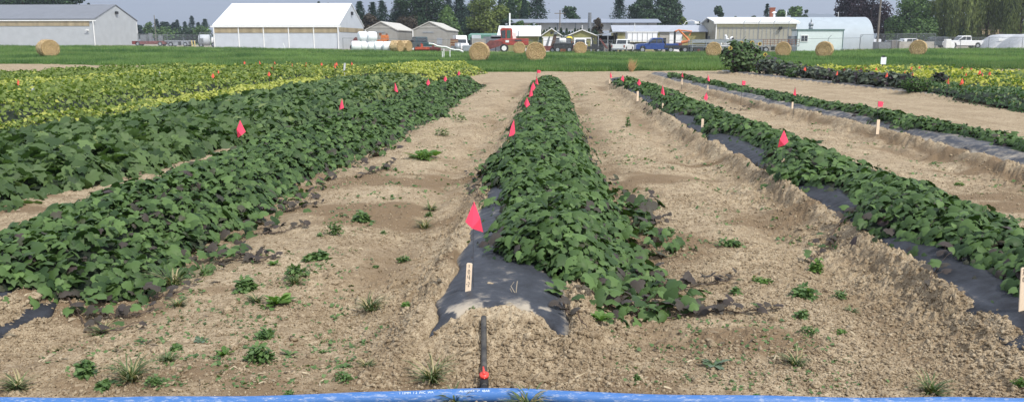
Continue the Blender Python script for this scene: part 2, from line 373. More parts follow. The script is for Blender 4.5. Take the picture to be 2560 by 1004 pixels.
# ================================================================== PLASTIC MULCH
def plastic_material():
    m = bpy.data.materials.new('mulch_film'); m.use_nodes = True; t = m.node_tree; n = t.nodes; n.clear(); L = t.links.new
    o = n.new('ShaderNodeOutputMaterial'); b = n.new('ShaderNodeBsdfPrincipled')
    geo = n.new('ShaderNodeNewGeometry')
    z = n.new('ShaderNodeTexNoise'); z.inputs['Scale'].default_value = 7; z.inputs['Detail'].default_value = 9; z.inputs['Roughness'].default_value = .72; L(geo.outputs['Position'], z.inputs[0])
    at = n.new('ShaderNodeAttribute'); at.attribute_name = 'dust'
    ad = n.new('ShaderNodeMath'); ad.operation = 'ADD'; L(z.outputs[0], ad.inputs[0]); L(at.outputs['Fac'], ad.inputs[1])
    r = n.new('ShaderNodeValToRGB'); e = r.color_ramp.elements; e[0].position = .35; e[0].color = (.012, .0125, .015, 1); e[1].position = 1.0; e[1].color = (.36, .31, .24, 1)
    q = r.color_ramp.elements.new(.74); q.color = (.046, .050, .060, 1); L(ad.outputs[0], r.inputs[0])
    L(r.outputs[0], b.inputs['Base Color']); b.inputs['Roughness'].default_value = .55; b.inputs['Specular IOR Level'].default_value = .22
    z2 = n.new('ShaderNodeTexNoise'); z2.inputs['Scale'].default_value = 22; z2.inputs['Detail'].default_value = 4; L(geo.outputs['Position'], z2.inputs[0])
    bp = n.new('ShaderNodeBump'); bp.inputs['Strength'].default_value = .5; bp.inputs['Distance'].default_value = .01; L(z2.outputs[0], bp.inputs['Height']); L(bp.outputs[0], b.inputs['Normal'])
    L(b.outputs[0], o.inputs[0]); return m
PLM = plastic_material()
def build_plastic(key, label, dust=.25):
    B = BEDS[key]; ts = np.concatenate([np.arange(B['t0'] - .35, min(12, B['t1']), .02), np.arange(12, B['t1'], .08)]) if B['t0'] < 12 else np.arange(B['t0'], B['t1'], .08)
    w = np.linspace(-.72, .72, 84); T, Wd = np.meshgrid(ts, w, indexing='ij'); s = bed_c(key, T) + Wd
    ds, e, hb = bed_base(key, s, T); x, y = st2xy(s, T); z = far_z(x, y) + hb
    z = z + .004 + .022 * (fbm(s * 7, T * 3, 201) - .5) + .008 * (vn(s * 3 + T * 18, T * 4, 203) - .5) + .006 * (vn(s * 22, T * 3 + s * 4, 205) - .5) - .03 * sstep(.62, .72, ds) - .06 * (1 - film_in(key, s, T, ds))
    z = z + (fbm(x * 1.3, y * 1.3, 21, 2) - .5) * .028 * .6
    n0, n1_ = T.shape; idx = np.arange(n0 * n1_).reshape(n0, n1_)
    Fc = np.stack([idx[:-1, :-1], idx[:-1, 1:], idx[1:, 1:], idx[1:, :-1]], -1).reshape(-1, 4)
    du = dust + .15 * (fbm(s * 2, T * 2, 207) - .5) + .35 * np.exp(-((ds - .38) / .035) ** 2) * 0.6 + .35 * np.exp(-((T - B['t0'] - .12) / .10) ** 2) * (ds < .3) * (fbm(s * 5, T * 5, 209) > .5) + .12 * (fbm(s * 14, T * 4, 211) - .5)
    o = np_mesh('plastic_mulch', np.stack([x, y, z], -1).reshape(-1, 3), Fc, PLM, attrs=dict(dust=du.ravel()), smooth=True)
    setp(o, label, 'plastic mulch', 'plastic mulch strips under the crop rows')
build_plastic('C', 'dusty grey plastic film over the centre bed, open end towards the blue hose', .16)
build_plastic('R1', 'dark plastic film on the second bed, black at the right edge', .0)
build_plastic('R2', 'pale dusty plastic film along the bed beside the smooth bare lane', .27)
build_plastic('L1', 'black plastic film corner showing under the left sweet potato row', .0)
build_plastic('RP', 'grey plastic film at the foot of the dark bushes beyond the bare lane', .3)

# ================================================================== CROP CANOPIES
SPM = leaf_mat('sweet_potato_leaf', (.020, .046, .012), (.120, .198, .058), purple=(.058, .040, .040), trans=.15, rough=.55, spec=.25)
SQM = leaf_mat('squash_leaf', (.026, .056, .017), (.130, .200, .066), purple=(.21, .26, .09), trans=.25, rough=.6)
BNM = leaf_mat('bean_leaf', (.095, .145, .026), (.22, .28, .058), purple=(.46, .47, .10), trans=.3)
STEM = M('stem', (.075, .050, .035), .6, .3, 20)
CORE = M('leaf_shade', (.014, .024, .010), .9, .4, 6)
def canopy(tab, height, dens, size, seed, templ, mat, name, label, cat, group, lump=1.0, purf=None, droop=.35, tilt=.42, minz=0.02, core=True, yfac=None, power=2.2, lumpsc=1.6):
    """leafy row: tab = [(t, s_left, s_right), ...]; leaves lie over a rounded, lumpy heap"""
    rs = np.random.RandomState(seed)
    tt = np.array([a[0] for a in tab]); sl = np.array([a[1] for a in tab]); sr = np.array([a[2] for a in tab])
    t0, t1 = tt[0], tt[-1]
    def surf(t, w):
        l = np.interp(t, tt, sl); r = np.interp(t, tt, sr)
        l = l - .16 * lump * (fbm(t * 2.1, t * 0, seed + 1) - .5) * 2; r = r + .16 * lump * (fbm(t * 2.1, t * 0 + 4, seed + 2) - .5) * 2
        s = (l + r) / 2 + w * (r - l) / 2
        endf = np.clip(np.minimum((t - t0) / .5, (t1 - t) / .6), 0, 1) ** .5
        hh = height * np.clip(1 - np.abs(w) ** power, 0, 1) ** .6 * endf
        hh = hh * (.62 + .75 * fbm(s * lumpsc * 1.2, t * lumpsc, seed + 3, 3))
        return s, hh
    segs = []
    edges = [e for e in (t0, 7.5, 14, 23, t1) if t0 <= e <= t1]; edges = sorted(set([t0] + edges + [t1]))
    Vs = []; Fs = []; rn = []; pu = []; off = 0
    for a, b in zip(edges[:-1], edges[1:]):
        mid = (a + b) / 2; width = np.mean(np.interp(np.linspace(a, b, 20), tt, sr - sl)); N = int(dens(mid) * width * (b - a))
        t = rs.uniform(a, b, N); w = rs.uniform(-1, 1, N) * 1.04; s, hh = surf(t, np.clip(w, -1, 1)); s = s + (np.abs(w) > 1) * np.sign(w) * rs.uniform(0, .18, N)
        x, y = st2xy(s, t); ground = hg(x, y, False)
        dep = rs.uniform(0, 1, N) ** 1.7
        z = ground + minz + hh * (1 - .45 * dep) + rs.normal(0, .012, N)
        # outward slope
        e = .06; s2, h2 = surf(t, np.clip(w + e, -1, 1)); s3, h3 = surf(t, np.clip(w - e, -1, 1)); gs = (h2 - h3) / np.maximum(.02, np.abs(s2 - s3))
        _, h4 = surf(t + .08, np.clip(w, -1, 1)); gt = (h4 - hh) / .08
        nx = -gs * .7 + rs.normal(0, tilt, N); nt_ = -gt * .5 + rs.normal(0, tilt, N) - .12; nn = np.stack([nx * CT + nt_ * ST_, -nx * ST_ + nt_ * CT, np.ones(N)], 1)
        ang = rs.uniform(0, 6.283, N)
        # leaves hang outward: heading follows the slope
        out_ang = np.arctan2(nn[:, 1], nn[:, 0]); mixw = rs.uniform(0, 1, N) < .65; ang = np.where(mixw, out_ang + rs.normal(0, .7, N), ang)
        nn = nn + droop * np.stack([np.cos(ang), np.sin(ang), 0 * ang], 1)
        tv, tf = templ(mid); sc = size(mid) * rs.uniform(.5, 1.4, N) * np.where(rs.uniform(0, 1, N) < .06, 1.3, 1)
        wv = np.stack([sc, sc * rs.uniform(.85, 1.15, N), sc * rs.uniform(.4, 1.7, N)], 1)
        V, Fc = scatter(tv, tf, np.stack([x, y, z], 1), frames(nn, ang), wv)
        Vs.append(V); Fs.append(Fc + off); off += len(V)
        rv = np.clip(rs.normal(.42, .24, N) + .3 * (fbm(x * 1.5, y * 1.5, seed + 9) - .5), 0, 1)
        pv = purf(s, t, w, x, y, rs, dep) if purf else np.zeros(N)
        rn.append(np.repeat(rv, len(tv))); pu.append(np.repeat(pv, len(tv)))
    o = np_mesh(name, np.concatenate(Vs), np.concatenate(Fs), mat, attrs=dict(rnd=np.concatenate(rn), pur=np.concatenate(pu)))
    setp(o, label, cat, group)
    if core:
        # dark sheet inside the heap, painted as the shade between the leaves
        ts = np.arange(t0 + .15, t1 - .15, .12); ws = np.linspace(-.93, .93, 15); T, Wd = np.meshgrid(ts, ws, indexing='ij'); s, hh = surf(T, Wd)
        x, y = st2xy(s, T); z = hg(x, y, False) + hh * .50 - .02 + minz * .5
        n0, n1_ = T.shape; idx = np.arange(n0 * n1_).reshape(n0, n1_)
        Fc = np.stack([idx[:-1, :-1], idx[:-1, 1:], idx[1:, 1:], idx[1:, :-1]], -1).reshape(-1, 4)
        np_mesh('shade_core', np.stack([x, y, z], -1).reshape(-1, 3), Fc, CORE, parent=o)
    return o
def sp_t(mid): return LEAF_SP if mid < 11 else (LEAF_SP2 if mid < 20 else LEAF_SP3)
def sp_d(mid): return 680 if mid < 8 else (520 if mid < 14 else (340 if mid < 23 else 230))
def sp_s(mid): return .080 if mid < 8 else (.088 if mid < 14 else (.102 if mid < 23 else .125))
def purf_sp(s, t, w, x, y, rs, dep):
    p = (rs.uniform(0, 1, len(s)) < (.03 + .20 * np.clip((np.abs(w) - .82) / .2, 0, 1) + .10 * dep)); return p * rs.uniform(.5, 1, len(s))
G_SP = 'sweet potato rows on raised beds'
ROW_C = canopy([(5.0, .10, .42), (5.25, -.25, .5), (5.45, -.42, .55), (6, -.46, .58), (7, -.48, .60), (8, -.56, .58), (9, -.78, .56), (10, -.80, .58), (11, -.72, .52), (13, -.70, .50), (15, -.70, .46), (22, -.72, .42), (28, -.78, .36), (31.5, -.7, .3)],
    .25, sp_d, sp_s, 11, sp_t, SPM, 'sweet_potato_row', 'dense green sweet potato row down the middle with the nearest pink flag at its left', 'crop row', G_SP, purf=purf_sp)
ROW_R1 = canopy([(4.25, 3.15, 3.7), (4.5, 2.95, 3.75), (4.8, 2.78, 3.8), (5.2, 2.85, 3.8), (5.8, 2.8, 3.8), (6.3, 2.55, 3.8), (7, 2.5, 3.78), (7.6, 2.78, 3.75), (8.3, 2.85, 3.75), (9, 2.55, 3.7), (10, 2.55, 3.7), (10.8, 2.8, 3.7), (12.5, 2.8, 3.68), (14, 2.55, 3.6), (16, 2.7, 3.6), (18, 2.35, 3.55), (20, 2.3, 3.5), (22, 2.6, 3.45), (25, 2.45, 3.3), (28, 2.2, 3.1), (31, 2.1, 2.85)],
    .22, sp_d, sp_s, 23, sp_t, SPM, 'sweet_potato_row', 'sweet potato row right of centre running from the lower right corner', 'crop row', G_SP, purf=purf_sp)
ROW_R2 = canopy([(8, 6.3, 6.95), (9.4, 6.25, 6.95), (10.3, 6.35, 6.9), (11.3, 6.15, 6.8), (12.3, 6.45, 6.85), (13.6, 6.25, 6.85), (15, 5.95, 6.75), (17, 6.05, 6.65), (19, 5.75, 6.6), (21, 5.5, 6.35), (23, 5.6, 6.35), (25, 5.35, 6.2), (27, 5.3, 5.95), (29, 5.2, 5.8), (32, 4.95, 5.4), (36, 4.8, 5.1)],
    .17, sp_d, sp_s, 37, sp_t, SPM, 'sweet_potato_row', 'thin sweet potato row beside the smooth bare lane with pale film at its foot', 'crop row', G_SP, purf=purf_sp, lump=1.3)
ROW_L1 = canopy([(4.35, -4.1, -3.5), (4.7, -4.15, -3.35), (5.0, -4.2, -2.88), (5.4, -4.2, -2.72), (6, -4.2, -2.8), (7, -4.2, -2.95), (8.4, -4.15, -2.95), (11, -4.15, -2.92), (14, -4.15, -2.78), (17, -4.1, -2.8), (18, -4.1, -2.35), (19.5, -4.1, -2.6), (25, -4.15, -2.75), (28, -4.15, -2.65), (32, -4.0, -2.75)],
    .21, sp_d, sp_s, 41, sp_t, SPM, 'sweet_potato_row', 'broad sweet potato row left of centre between the squash and the weedy path', 'crop row', G_SP, purf=purf_sp)

o = canopy([(4.62, .45, .65), (4.85, .28, .82), (5.2, .25, .92), (5.8, .3, .95), (6.6, .35, .98), (7.4, .4, .88), (8.2, .4, .92), (9.5, .4, .72)], .085, lambda m: 150, lambda m: .105, 12, sp_t, SPM, 'trailing_leaves', None, None, None, purf=lambda s, t, w, x, y, rs, dep: (rs.uniform(0, 1, len(s)) < .08 + .22 * sstep(.65, .95, s)) * .85, tilt=.55, core=False, lump=2.2)
o.parent = ROW_C
o = canopy([(5.0, -3.2, -2.5), (5.6, -3.1, -2.35), (6.6, -3.1, -2.6), (8, -3.1, -2.55), (10, -3.05, -2.6), (14, -3, -2.45)], .07, lambda m: 42, lambda m: .085, 14, sp_t, SPM, 'trailing_leaves', None, None, None, purf=lambda s, t, w, x, y, rs, dep: (rs.uniform(0, 1, len(s)) < .38) * .9, tilt=.55, core=False, lump=2.2)
o.parent = ROW_L1
# squash, with yellowing leaves at the far end
def purf_sq(s, t, w, x, y, rs, dep):
    a = .03 + .5 * sstep(21, 27, t) * sstep(-.2, .7, w * 0 + (s + 9) / 5 * 1.0 - .2)
    return (rs.uniform(0, 1, len(s)) < a) * rs.uniform(.3, .9, len(s))
canopy([(5.2, -8.6, -6.0), (6.2, -8.6, -5.65), (8, -8.6, -5.45), (9.5, -8.6, -5.3), (11, -8.6, -5.15), (13, -8.6, -4.95), (15, -8.6, -4.8), (17, -8.6, -4.6), (19, -8.6, -4.6), (22, -8.6, -4.85), (25, -8.6, -4.9), (29, -8.6, -4.7), (33, -8.6, -4.6)],
    .36, lambda m: 190 if m < 8 else (150 if m < 14 else 110), lambda m: .165 if m < 14 else .16, 53, lambda m: LEAF_SQ if m < 15 else LEAF_SP2, SQM,
    'squash_row', 'wide dark green squash row with large lobed leaves at the left', 'crop row', 'vegetable rows left of the sweet potatoes', lump=1.6, purf=purf_sq, tilt=.62, power=4, lumpsc=.9)
YEL = lambda a: (lambda s, t, w, x, y, rs, dep: (rs.uniform(0, 1, len(s)) < a * (.4 + 1.2 * sstep(.4, .6, fbm(x * .7, y * .7, 301)))) * rs.uniform(.35, 1, len(s)))
bd = lambda m: 260 if m < 14 else (230 if m < 23 else 170)
bs = lambda m: .075 if m < 14 else (.085 if m < 23 else .105)
bt = lambda m: LEAF_OV if m < 16 else LEAF_SP3
LBN = 'vegetable rows left of the sweet potatoes'
canopy([(9, -9.9, -8.7), (20, -10, -8.8), (33, -10, -8.9)], .30, bd, bs, 61, bt, BNM, 'yellowing_fringe', 'low yellow leaves along the front foot of the tall green beans', 'crop row', LBN, purf=YEL(.75))
canopy([(9, -13.4, -9.7), (20, -13.5, -9.8), (30, -13.5, -9.8), (36, -13.3, -9.6)], .64, bd, bs, 67, bt, BNM, 'bean_row', 'tall olive green bean row behind the squash', 'crop row', LBN, purf=YEL(.10), power=6, tilt=.6)
canopy([(9, -17.6, -13.6), (20, -17.6, -13.7), (33, -17.4, -13.5), (41, -16.8, -12.8)], .46, bd, bs, 71, bt, BNM, 'bean_row', 'yellow green bean row with a white flag, between two darker bean rows', 'crop row', LBN, purf=YEL(.62), power=6, tilt=.6)
canopy([(12, -22, -17.7), (30, -22, -17.8), (38, -21.5, -17.5), (42, -19, -17.0)], .50, bd, bs, 73, bt, BNM, 'bean_row', 'darkest and farthest bean row beside the bare tan strip at the left', 'crop row', LBN, purf=YEL(.08), power=6, tilt=.6)
canopy([(33, -13.5, -9.3), (38, -13.2, -8.8), (43, -12.6, -8.6)], .45, bd, bs, 79, bt, BNM, 'bean_row', 'short pale green bean block at the far end around the white pole', 'crop row', LBN, purf=YEL(.35), power=5, tilt=.6)
canopy([(33, -9.0, -4.9), (38, -8.7, -4.2), (43.5, -8.0, -3.6)], .62, bd, bs, 83, bt, BNM, 'squash_patch', 'yellow blotched squash patch at the far end of the squash row', 'crop row', LBN, purf=YEL(.75), power=3, tilt=.55)
# ================================================================== BACKGROUND HELPERS
def tz(x, y): return float(far_z(x, y))
def bx(u, Y, z=None):
    """world x on the ground seen in column u at distance Y"""
    x = (u - 1280) / F * Y
    for _ in range(4):
        zz = tz(x, Y) if z is None else z
        q = (zz - H) / Y; c, s = math.cos(PITCH), math.sin(PITCH); y = (s + c * q) / (c - q * s); x = (u - 1280) / F * Y / (c + y * s)
    return x
def zat(v, Y): return P(1280, v, Y)[2]
def spot(u, Y): x = bx(u, Y); return (x, Y, tz(x, Y))
def ribs(name, col, rough=.5, n=3.0, axis=0, depth=.5, var=.06, col2=None, metal=0, spec=.3):
    if name in MATS: return MATS[name]
    m = M(name, col, rough, var, .8, col2=col2, metal=metal, spec=spec); t = m.node_tree; nn = t.nodes
    b = [q for q in nn if q.type == 'BSDF_PRINCIPLED'][0]; tc = nn.new('ShaderNodeTexCoord'); w = nn.new('ShaderNodeTexWave')
    w.bands_direction = 'XYZ'[axis]; w.inputs['Scale'].default_value = n; w.wave_profile = 'SAW'
    t.links.new(tc.outputs['Object'], w.inputs['Vector']); bp = nn.new('ShaderNodeBump'); bp.inputs['Strength'].default_value = depth; bp.inputs['Distance'].default_value = .04
    t.links.new(w.outputs['Fac'], bp.inputs['Height']); t.links.new(bp.outputs[0], b.inputs['Normal']); return m
m_grey_wall = ribs('grey_metal_wall', (.42, .44, .45), n=1.2)
m_pale_wall = ribs('pale_metal_wall', (.52, .55, .58), n=1.2)
m_white_roof = ribs('white_metal_roof', (.80, .81, .80), .45, 1.0)
m_grey_roof = ribs('grey_metal_roof', (.17, .18, .20), .5, 1.0)
m_beige = M('beige_panel', (.33, .27, .17), .6, .25, 1.2, stretch=(1, 1, .2))
m_trim = M('white_trim', (.78, .78, .75), .5, .05)
m_dark = M('dark_metal', (.03, .032, .035), .5, .3)
m_black = M('black_rubber', (.016, .016, .017), .7, .3)
m_glass = M('window_glass', (.02, .025, .03), .08, .2, spec=.8)
m_green_glass = M('tinted_glass', (.02, .08, .05), .1, .3, spec=.8)
m_shed = ribs('weathered_shed_wall', (.27, .255, .225), .7, 2.0, col2=(.33, .32, .29))
m_shed_roof = ribs('shed_roof', (.50, .48, .43), .6, 2.0)
m_olive = M('olive_paint', (.235, .23, .09), .7, .12, 2)
m_olive_w = M('weathered_olive_wall', (.27, .245, .075), .8, .3, .55, col2=(.42, .385, .25), stretch=(1, 1, .25))
m_cream = ribs('cream_metal_wall', (.41, .39, .31), .5, 1.6, depth=.9)
m_cream2 = M('cream_fascia', (.50, .47, .30), .6, .1)
m_white = M('white_paint', (.80, .80, .79), .4, .04)
m_steel = M('galvanised_steel', (.32, .34, .36), .45, .2, 4, metal=.3)
m_steel_d = M('dull_steel', (.16, .175, .19), .5, .25, 4)
m_teal = M('teal_roof', (.10, .23, .17), .5, .1)
m_brick = M('brick', (.30, .10, .055), .8, .25, 6)
m_red = M('red_paint', (.34, .045, .03), .45, .25, 2)
m_redd = M('dull_red_paint', (.16, .04, .035), .6, .4, 3)
m_orange = M('orange_paint', (.55, .17, .05), .5, .3, 3)
m_rust = M('rusty_wood', (.20, .075, .03), .8, .4, 3)
m_wood = M('wood', (.42, .33, .20), .7, .25, 6, stretch=(1, 1, .2))
m_conc = M('concrete', (.36, .34, .30), .9, .18, 1.5)
m_polew = M('grey_pole_wood', (.17, .15, .125), .9, .2, 4)

def building(name, label, cat, u0, u1, Y, dep, ve, vp, ridge, wall, roof, over=.35, roof_t=.14):
    x0 = bx(u0, Y); w = 5.0
    for _ in range(8):
        Yr = Y - w * ST_; w = (bx(u1, Yr) - x0) / CT
    z0 = min(tz(x0, Y), tz(x0 + w, Y)); he = zat(ve, Y - w * ST_ * .5) - z0; hp = zat(vp, Y + (dep / 2 if ridge == 'x' else 0)) - z0
    r = thing(name, label, cat, (x0, Y, z0), -TH)
    m = MB()
    if ridge == 'x': m.prism([(0, -.3), (dep, -.3), (dep, he), (dep / 2, hp), (0, he)], 0, w, 'x')
    else: m.prism([(0, -.3), (w, -.3), (w, he), (w / 2, hp), (0, he)], 0, dep, 'y')
    m.build('wall', wall, r)
    sp = dep if ridge == 'x' else w; k = (hp - he) / (sp / 2); ov = over; t = roof_t
    mm = MB()
    for sg in (0, 1):
        a = (-ov, he - k * ov) if sg == 0 else (sp + ov, he - k * ov); b = (sp / 2, hp)
        poly = [(a[0], a[1] + .02), (b[0], b[1] + .02), (b[0], b[1] + .02 + t), (a[0], a[1] + .02 + t)]
        if ridge == 'x': mm.prism(poly, -ov, w + ov, 'x')
        else: mm.prism(poly, -ov, dep + ov, 'y')
    mm.build('roof', roof, r)
    return r, w, he, hp
def gutter(r, w, he, y=-.27, th=.16, z=None, name='gutter'): MB().box(-.4, w + .4, y, y + .14, he - .30, he - .30 + th).build(name, m_trim, r)
def downspout(r, x, y, he): MB().box(x - .07, x + .07, y - .16, y - .02, 0, he).build('downspout', m_trim, r)
def rect(r, name, mat, x0, x1, z0, z1, y=-.03, th=.05): return MB().box(x0, x1, y - th, y, z0, z1).build(name, mat, r)

# ------------------------------------------------------------------ buildings
r, w, he, hp = building('barn', 'long grey walled barn with a dark grey roof at the far left', 'barn', -330, 241, 150, 15.2, 49, 15, 'x', m_grey_wall, m_grey_roof, .12)
gutter(r, w, he); downspout(r, w - .1, -.1, he - .2); downspout(r, w - .05, 15.0, he - .2)
rect(r, 'translucent_panel', m_beige, 0, w - .9, he - 1.15, he - .32)
m = MB(); m.box(w - 1.3, w - 1.1, -.4, -.05, 2.6, 2.9); m.box(w - 1.6, w - .8, -.45, -.35, 2.7, 2.78); m.build('wall_lamp', m_trim, r)
MB().box(w + .05, w + .35, 7.2, 7.9, hp - 1.6, hp - 1.1).build('gable_vent', m_dark, r)
MB().box(w - .05, w + .04, -.02, 15.22, -.3, .12).build('skirting', m_conc, r)

r, w, he, hp = building('barn', 'big white barn with a bright white roof and five beige window bands', 'barn', 537, 849, 140, 18, 64, 11.5, 'x', m_pale_wall, m_white_roof, .12)
gutter(r, w, he, th=.24); downspout(r, w - .1, -.1, he - .2); downspout(r, .1, -.1, he - .2); downspout(r, w - .05, 17.8, he - .2)
n5 = 5
for i in range(n5): rect(r, 'translucent_panel', m_beige, w / n5 * i + .12, w / n5 * (i + 1) - .12, he - 1.2, he - .34)
for i in range(1, n5): rect(r, 'trim_post', m_trim, w / n5 * i - .08, w / n5 * i + .08, 0, he - .3, th=.09)
MB().box(w + .02, w + .06, .3, 17.6, he - 1.05, he - .3).build('gable_panel', m_beige, r)
MB().box(w + .05, w + .30, 8.6, 9.3, hp - 1.9, hp - 1.3).build('gable_vent', m_dark, r)
MB().box(-.03, w + .03, -.06, -.02, -.3, .10).build('skirting', m_conc, r)

for (u0, u1, lab) in ((915, 993, 'grey weathered gable shed next to the white barn'), (1033, 1116, 'grey weathered gable shed behind the dark green pickup')):
    r, w, he, hp = building('shed', lab, 'shed', u0, u1, 138, 17, 76, 56, 'y', m_shed, m_shed_roof, .15)
    rect(r, 'gable_board', m_shed_roof, w * .12, w * .86, he + .42, he + .56); rect(r, 'door_rail', m_steel, w * .30, w * .62, he * .88, he * .93)
    rect(r, 'side_door', m_shed, w * .42, w * .72, 0, he * .72, th=.07); downspout(r, .05, -.1, he); 
    if u0 > 1000: rect(r, 'patched_panel', m_steel, w * .66, w * .88, he * .30, he * .62, th=.03)

r, w, he, hp = building('shed', 'low white shed with a teal green roof edge', 'shed', 1176, 1250, 146, 8, 90, 86, 'x', m_pale_wall, m_teal, .3)
MB().box(-.3, w + .3, -.5, -.36, he - .75, he + .1).build('fascia', m_teal, r)
r, w, he, hp = building('workshop', 'olive workshop with a wide white metal roof behind the red harvester', 'workshop', 1251, 1344, 138, 9, 89, 67, 'x', m_olive, m_white_roof, .5)
for fx in (.12, .88): MB().tube([(w * fx, 4.5, hp), (w * fx, 4.5, hp + .45)], .18).tube([(w * fx, 4.5, hp + .45), (w * fx, 4.5, hp + .55)], [.34, .1]).build('roof_vent', m_steel, r, smooth=True)
MB().tube([(1.2, 6.5, hp - .8), (1.2, 6.5, hp + 2.3)], .13).build('chimney_pipe', m_trim, r)
r, w, he, hp = building('garage', 'small olive garage with a white roller door', 'garage', 1355, 1402, 134, 8, 89, 73, 'y', m_olive, m_trim, .3)
rect(r, 'roller_door', m_white, w * .06, w * .94, 0, he * .85, th=.06); rect(r, 'door_frame', m_trim, 0, w, he * .86, he * .92, th=.10); rect(r, 'gable_vent', m_dark, w * .44, w * .56, he + .25, he + .6)
r, w, he, hp = building('garage', 'wide olive garage with two white framed doors', 'garage', 1417, 1492, 136, 9, 91, 76, 'y', m_olive, m_trim, .3)
for a, b in ((.24, .26), (.52, .545), (.80, .82)): rect(r, 'door_frame', m_trim, w * a - .04, w * b + .04, 0, he * .84, th=.08)
rect(r, 'lintel', m_trim, w * .23, w * .83, he * .84, he * .91, th=.09); MB().box(w * .5 - .05, w * .5 + .05, -.3, -.2, hp, hp + .8).build('finial', m_trim, r)
# open lean-to
r = thing('lean_to', 'dark open fronted lean-to full of stored things beside the olive garage', 'shed', spot(1493, 133), -TH)
MB().add([(0, 0, 2.55), (3.2, 0, 3.05), (3.2, 7, 3.05), (0, 7, 2.55), (0, 0, 2.68), (3.2, 0, 3.18), (3.2, 7, 3.18), (0, 7, 2.68)], [(0, 1, 2, 3), (4, 7, 6, 5), (0, 4, 5, 1), (1, 5, 6, 2), (2, 6, 7, 3), (3, 7, 4, 0)]).build('roof', m_steel, r)
MB().box(0, 3.2, 6.8, 6.95, 0, 2.5).box(3.05, 3.2, .5, 6.8, 0, 2.9).build('wall', m_dark, r)
for xx in (.1, 1.6): MB().box(xx, xx + .12, .1, .22, 0, 2.62).build('post', m_steel, r)
MB().box(.4, 1.4, 4, 5, 0, 1.1).box(1.9, 2.7, 3.4, 4.6, .3, 1.5).box(.9, 1.9, 5.2, 6, 1.2, 1.9).build('stored_boxes', m_steel_d, r)
r, w, he, hp = building('shed', 'long low olive shed with a pale grey roof behind the white grain trailer', 'shed', 1535, 1762, 137, 8, 80, 66, 'x', m_olive_w, ribs('pale_grey_roof', (.36, .38, .42), .5, 1.0), .35)
rect(r, 'sliding_door', m_white, w * .605, w * .745, 0, he * .97, th=.08); downspout(r, .1, -.05, he); rect(r, 'bare_panel', m_conc, w * .50, w * .60, 0, he * .95, th=.02)
MB().tube([(w * .76, -.2, he - .5), (w * .76, -.5, he - .5)], .14).build('wall_lamp', m_trim, r)
# long two level building far behind
r, w, he, hp = building('warehouse', 'long pale warehouse with a blue grey roof in front of the dark trees', 'warehouse', 1282, 1640, 190, 12, 57, 50, 'x', M('pale_wall', (.40, .38, .34), .8, .12, 1, stretch=(1, 1, .3)), ribs('blue_grey_roof', (.24, .27, .32), .5, .7), .9)
for i in range(8): rect(r, 'wall_post', m_steel_d, w * (i + .5) / 8 - .08, w * (i + .5) / 8 + .08, he * .7, he, th=.05)
MB().add([(w * .22, -7, he * .52), (w + .0, -7, he * .52), (w, -.1, he * .70), (w * .22, -.1, he * .70), (w * .22, -7, 0), (w, -7, 0), (w, -.1, 0), (w * .22, -.1, 0)], [(0, 1, 2, 3), (0, 4, 5, 1), (1, 5, 6, 2), (0, 3, 7, 4)]).build('lower_roof', ribs('blue_grey_roof', (0, 0, 0)), r)
# cream metal building
x0 = bx(1786, 130); r, w, he, hp = building('metal_building', 'cream ribbed metal building with a white roof edge and rooftop vents', 'workshop', 1786, 1988, 130, 12.5, 56, 46, 'x', m_cream, m_white_roof, .3)
MB().box(-.35, w + .35, -.5, -.36, he - .25, he + .05).build('fascia', m_trim, r)
mm = MB()
for k in range(1, 19): mm.box(w * k / 19 - .03, w * k / 19 + .03, -.05, -.005, 0, he - .75)
mm.build('wall_ribs', m_steel, r); rect(r, 'upper_band', m_cream2, 0, w, he - .75, he - .27, y=-.003, th=.03)
downspout(r, .1, -.05, he - .2); downspout(r, w - .1, -.05, he - .2)
MB().box(-.12, -.03, 4.2, 5.6, 0, 2.4).build('side_door', m_steel_d, r); MB().box(-.12, -.03, 8.5, 12, 0, 3.8).build('sliding_door', m_steel_d, r)
MB().box(-.2, -.03, 5.8, 6.7, he + .1, he + .6).build('gable_vent', m_dark, r)
for fx, hh in ((.775, 1.5), (.925, 1.9)):
    mm = MB().tube([(w * fx, 3, he), (w * fx, 3, he + hh)], .16 if fx < .8 else .06)
    if fx < .8: mm.tube([(w * fx, 3, he + hh), (w * fx, 3, he + hh + .2)], [.42, .15])
    mm.build('roof_vent', m_trim, r)
MB().box(w * .78, w * .81, -.5, -.04, he - 1.1, he - .7).build('wall_lamp', m_dark, r)
# portable office
r = thing('portable_office', 'small white portable office with a two pane window and teal roof edge', 'portable office', spot(1991, 122), -TH)
w = 6.55; he = 3.05
MB().box(0, w, 0, 3.0, .1, he).build('wall', M('office_wall', (.66, .72, .70), .5, .04), r)
MB().box(-.1, w + .12, -.1, 3.1, he, he + .22).build('roof', M('teal_grey_trim', (.13, .20, .19), .5, .1), r)
MB().box(-.04, .04, -.04, .1, .1, he).box(w - .06, w + .04, -.05, .1, .1, he).box(-.02, w + .02, -.03, .05, 0, .12).build('corner_trim', MATS['teal_grey_trim'], r)
f = MB().box(.45, 1.55, -.08, -.01, 1.45, 2.45).build('window', m_trim, r); MB().box(.55, .97, -.10, -.08, 1.56, 2.34).build('pane', m_glass, f); MB().box(1.03, 1.45, -.10, -.08, 1.56, 2.34).build('pane', m_glass, f)
MB().tube([(2.2, 1.2, he + .2), (2.2, 1.2, he + .7)], .30, 12).tube([(2.2, 1.2, he + .7), (2.2, 1.2, he + 1.1), (2.2, 1.2, he + 1.3)], [.36, .34, .05], 12).tube([(2.2, 1.2, he + 1.3), (2.2, 1.2, he + 1.75)], .09).build('turbine_vent', m_steel, r, smooth=True)
MB().box(-.9, -.02, .2, 1.6, 0, 2.3).box(-.7, -.1, -.1, .2, 0, 1.3).build('service_cabinet', m_steel_d, r)
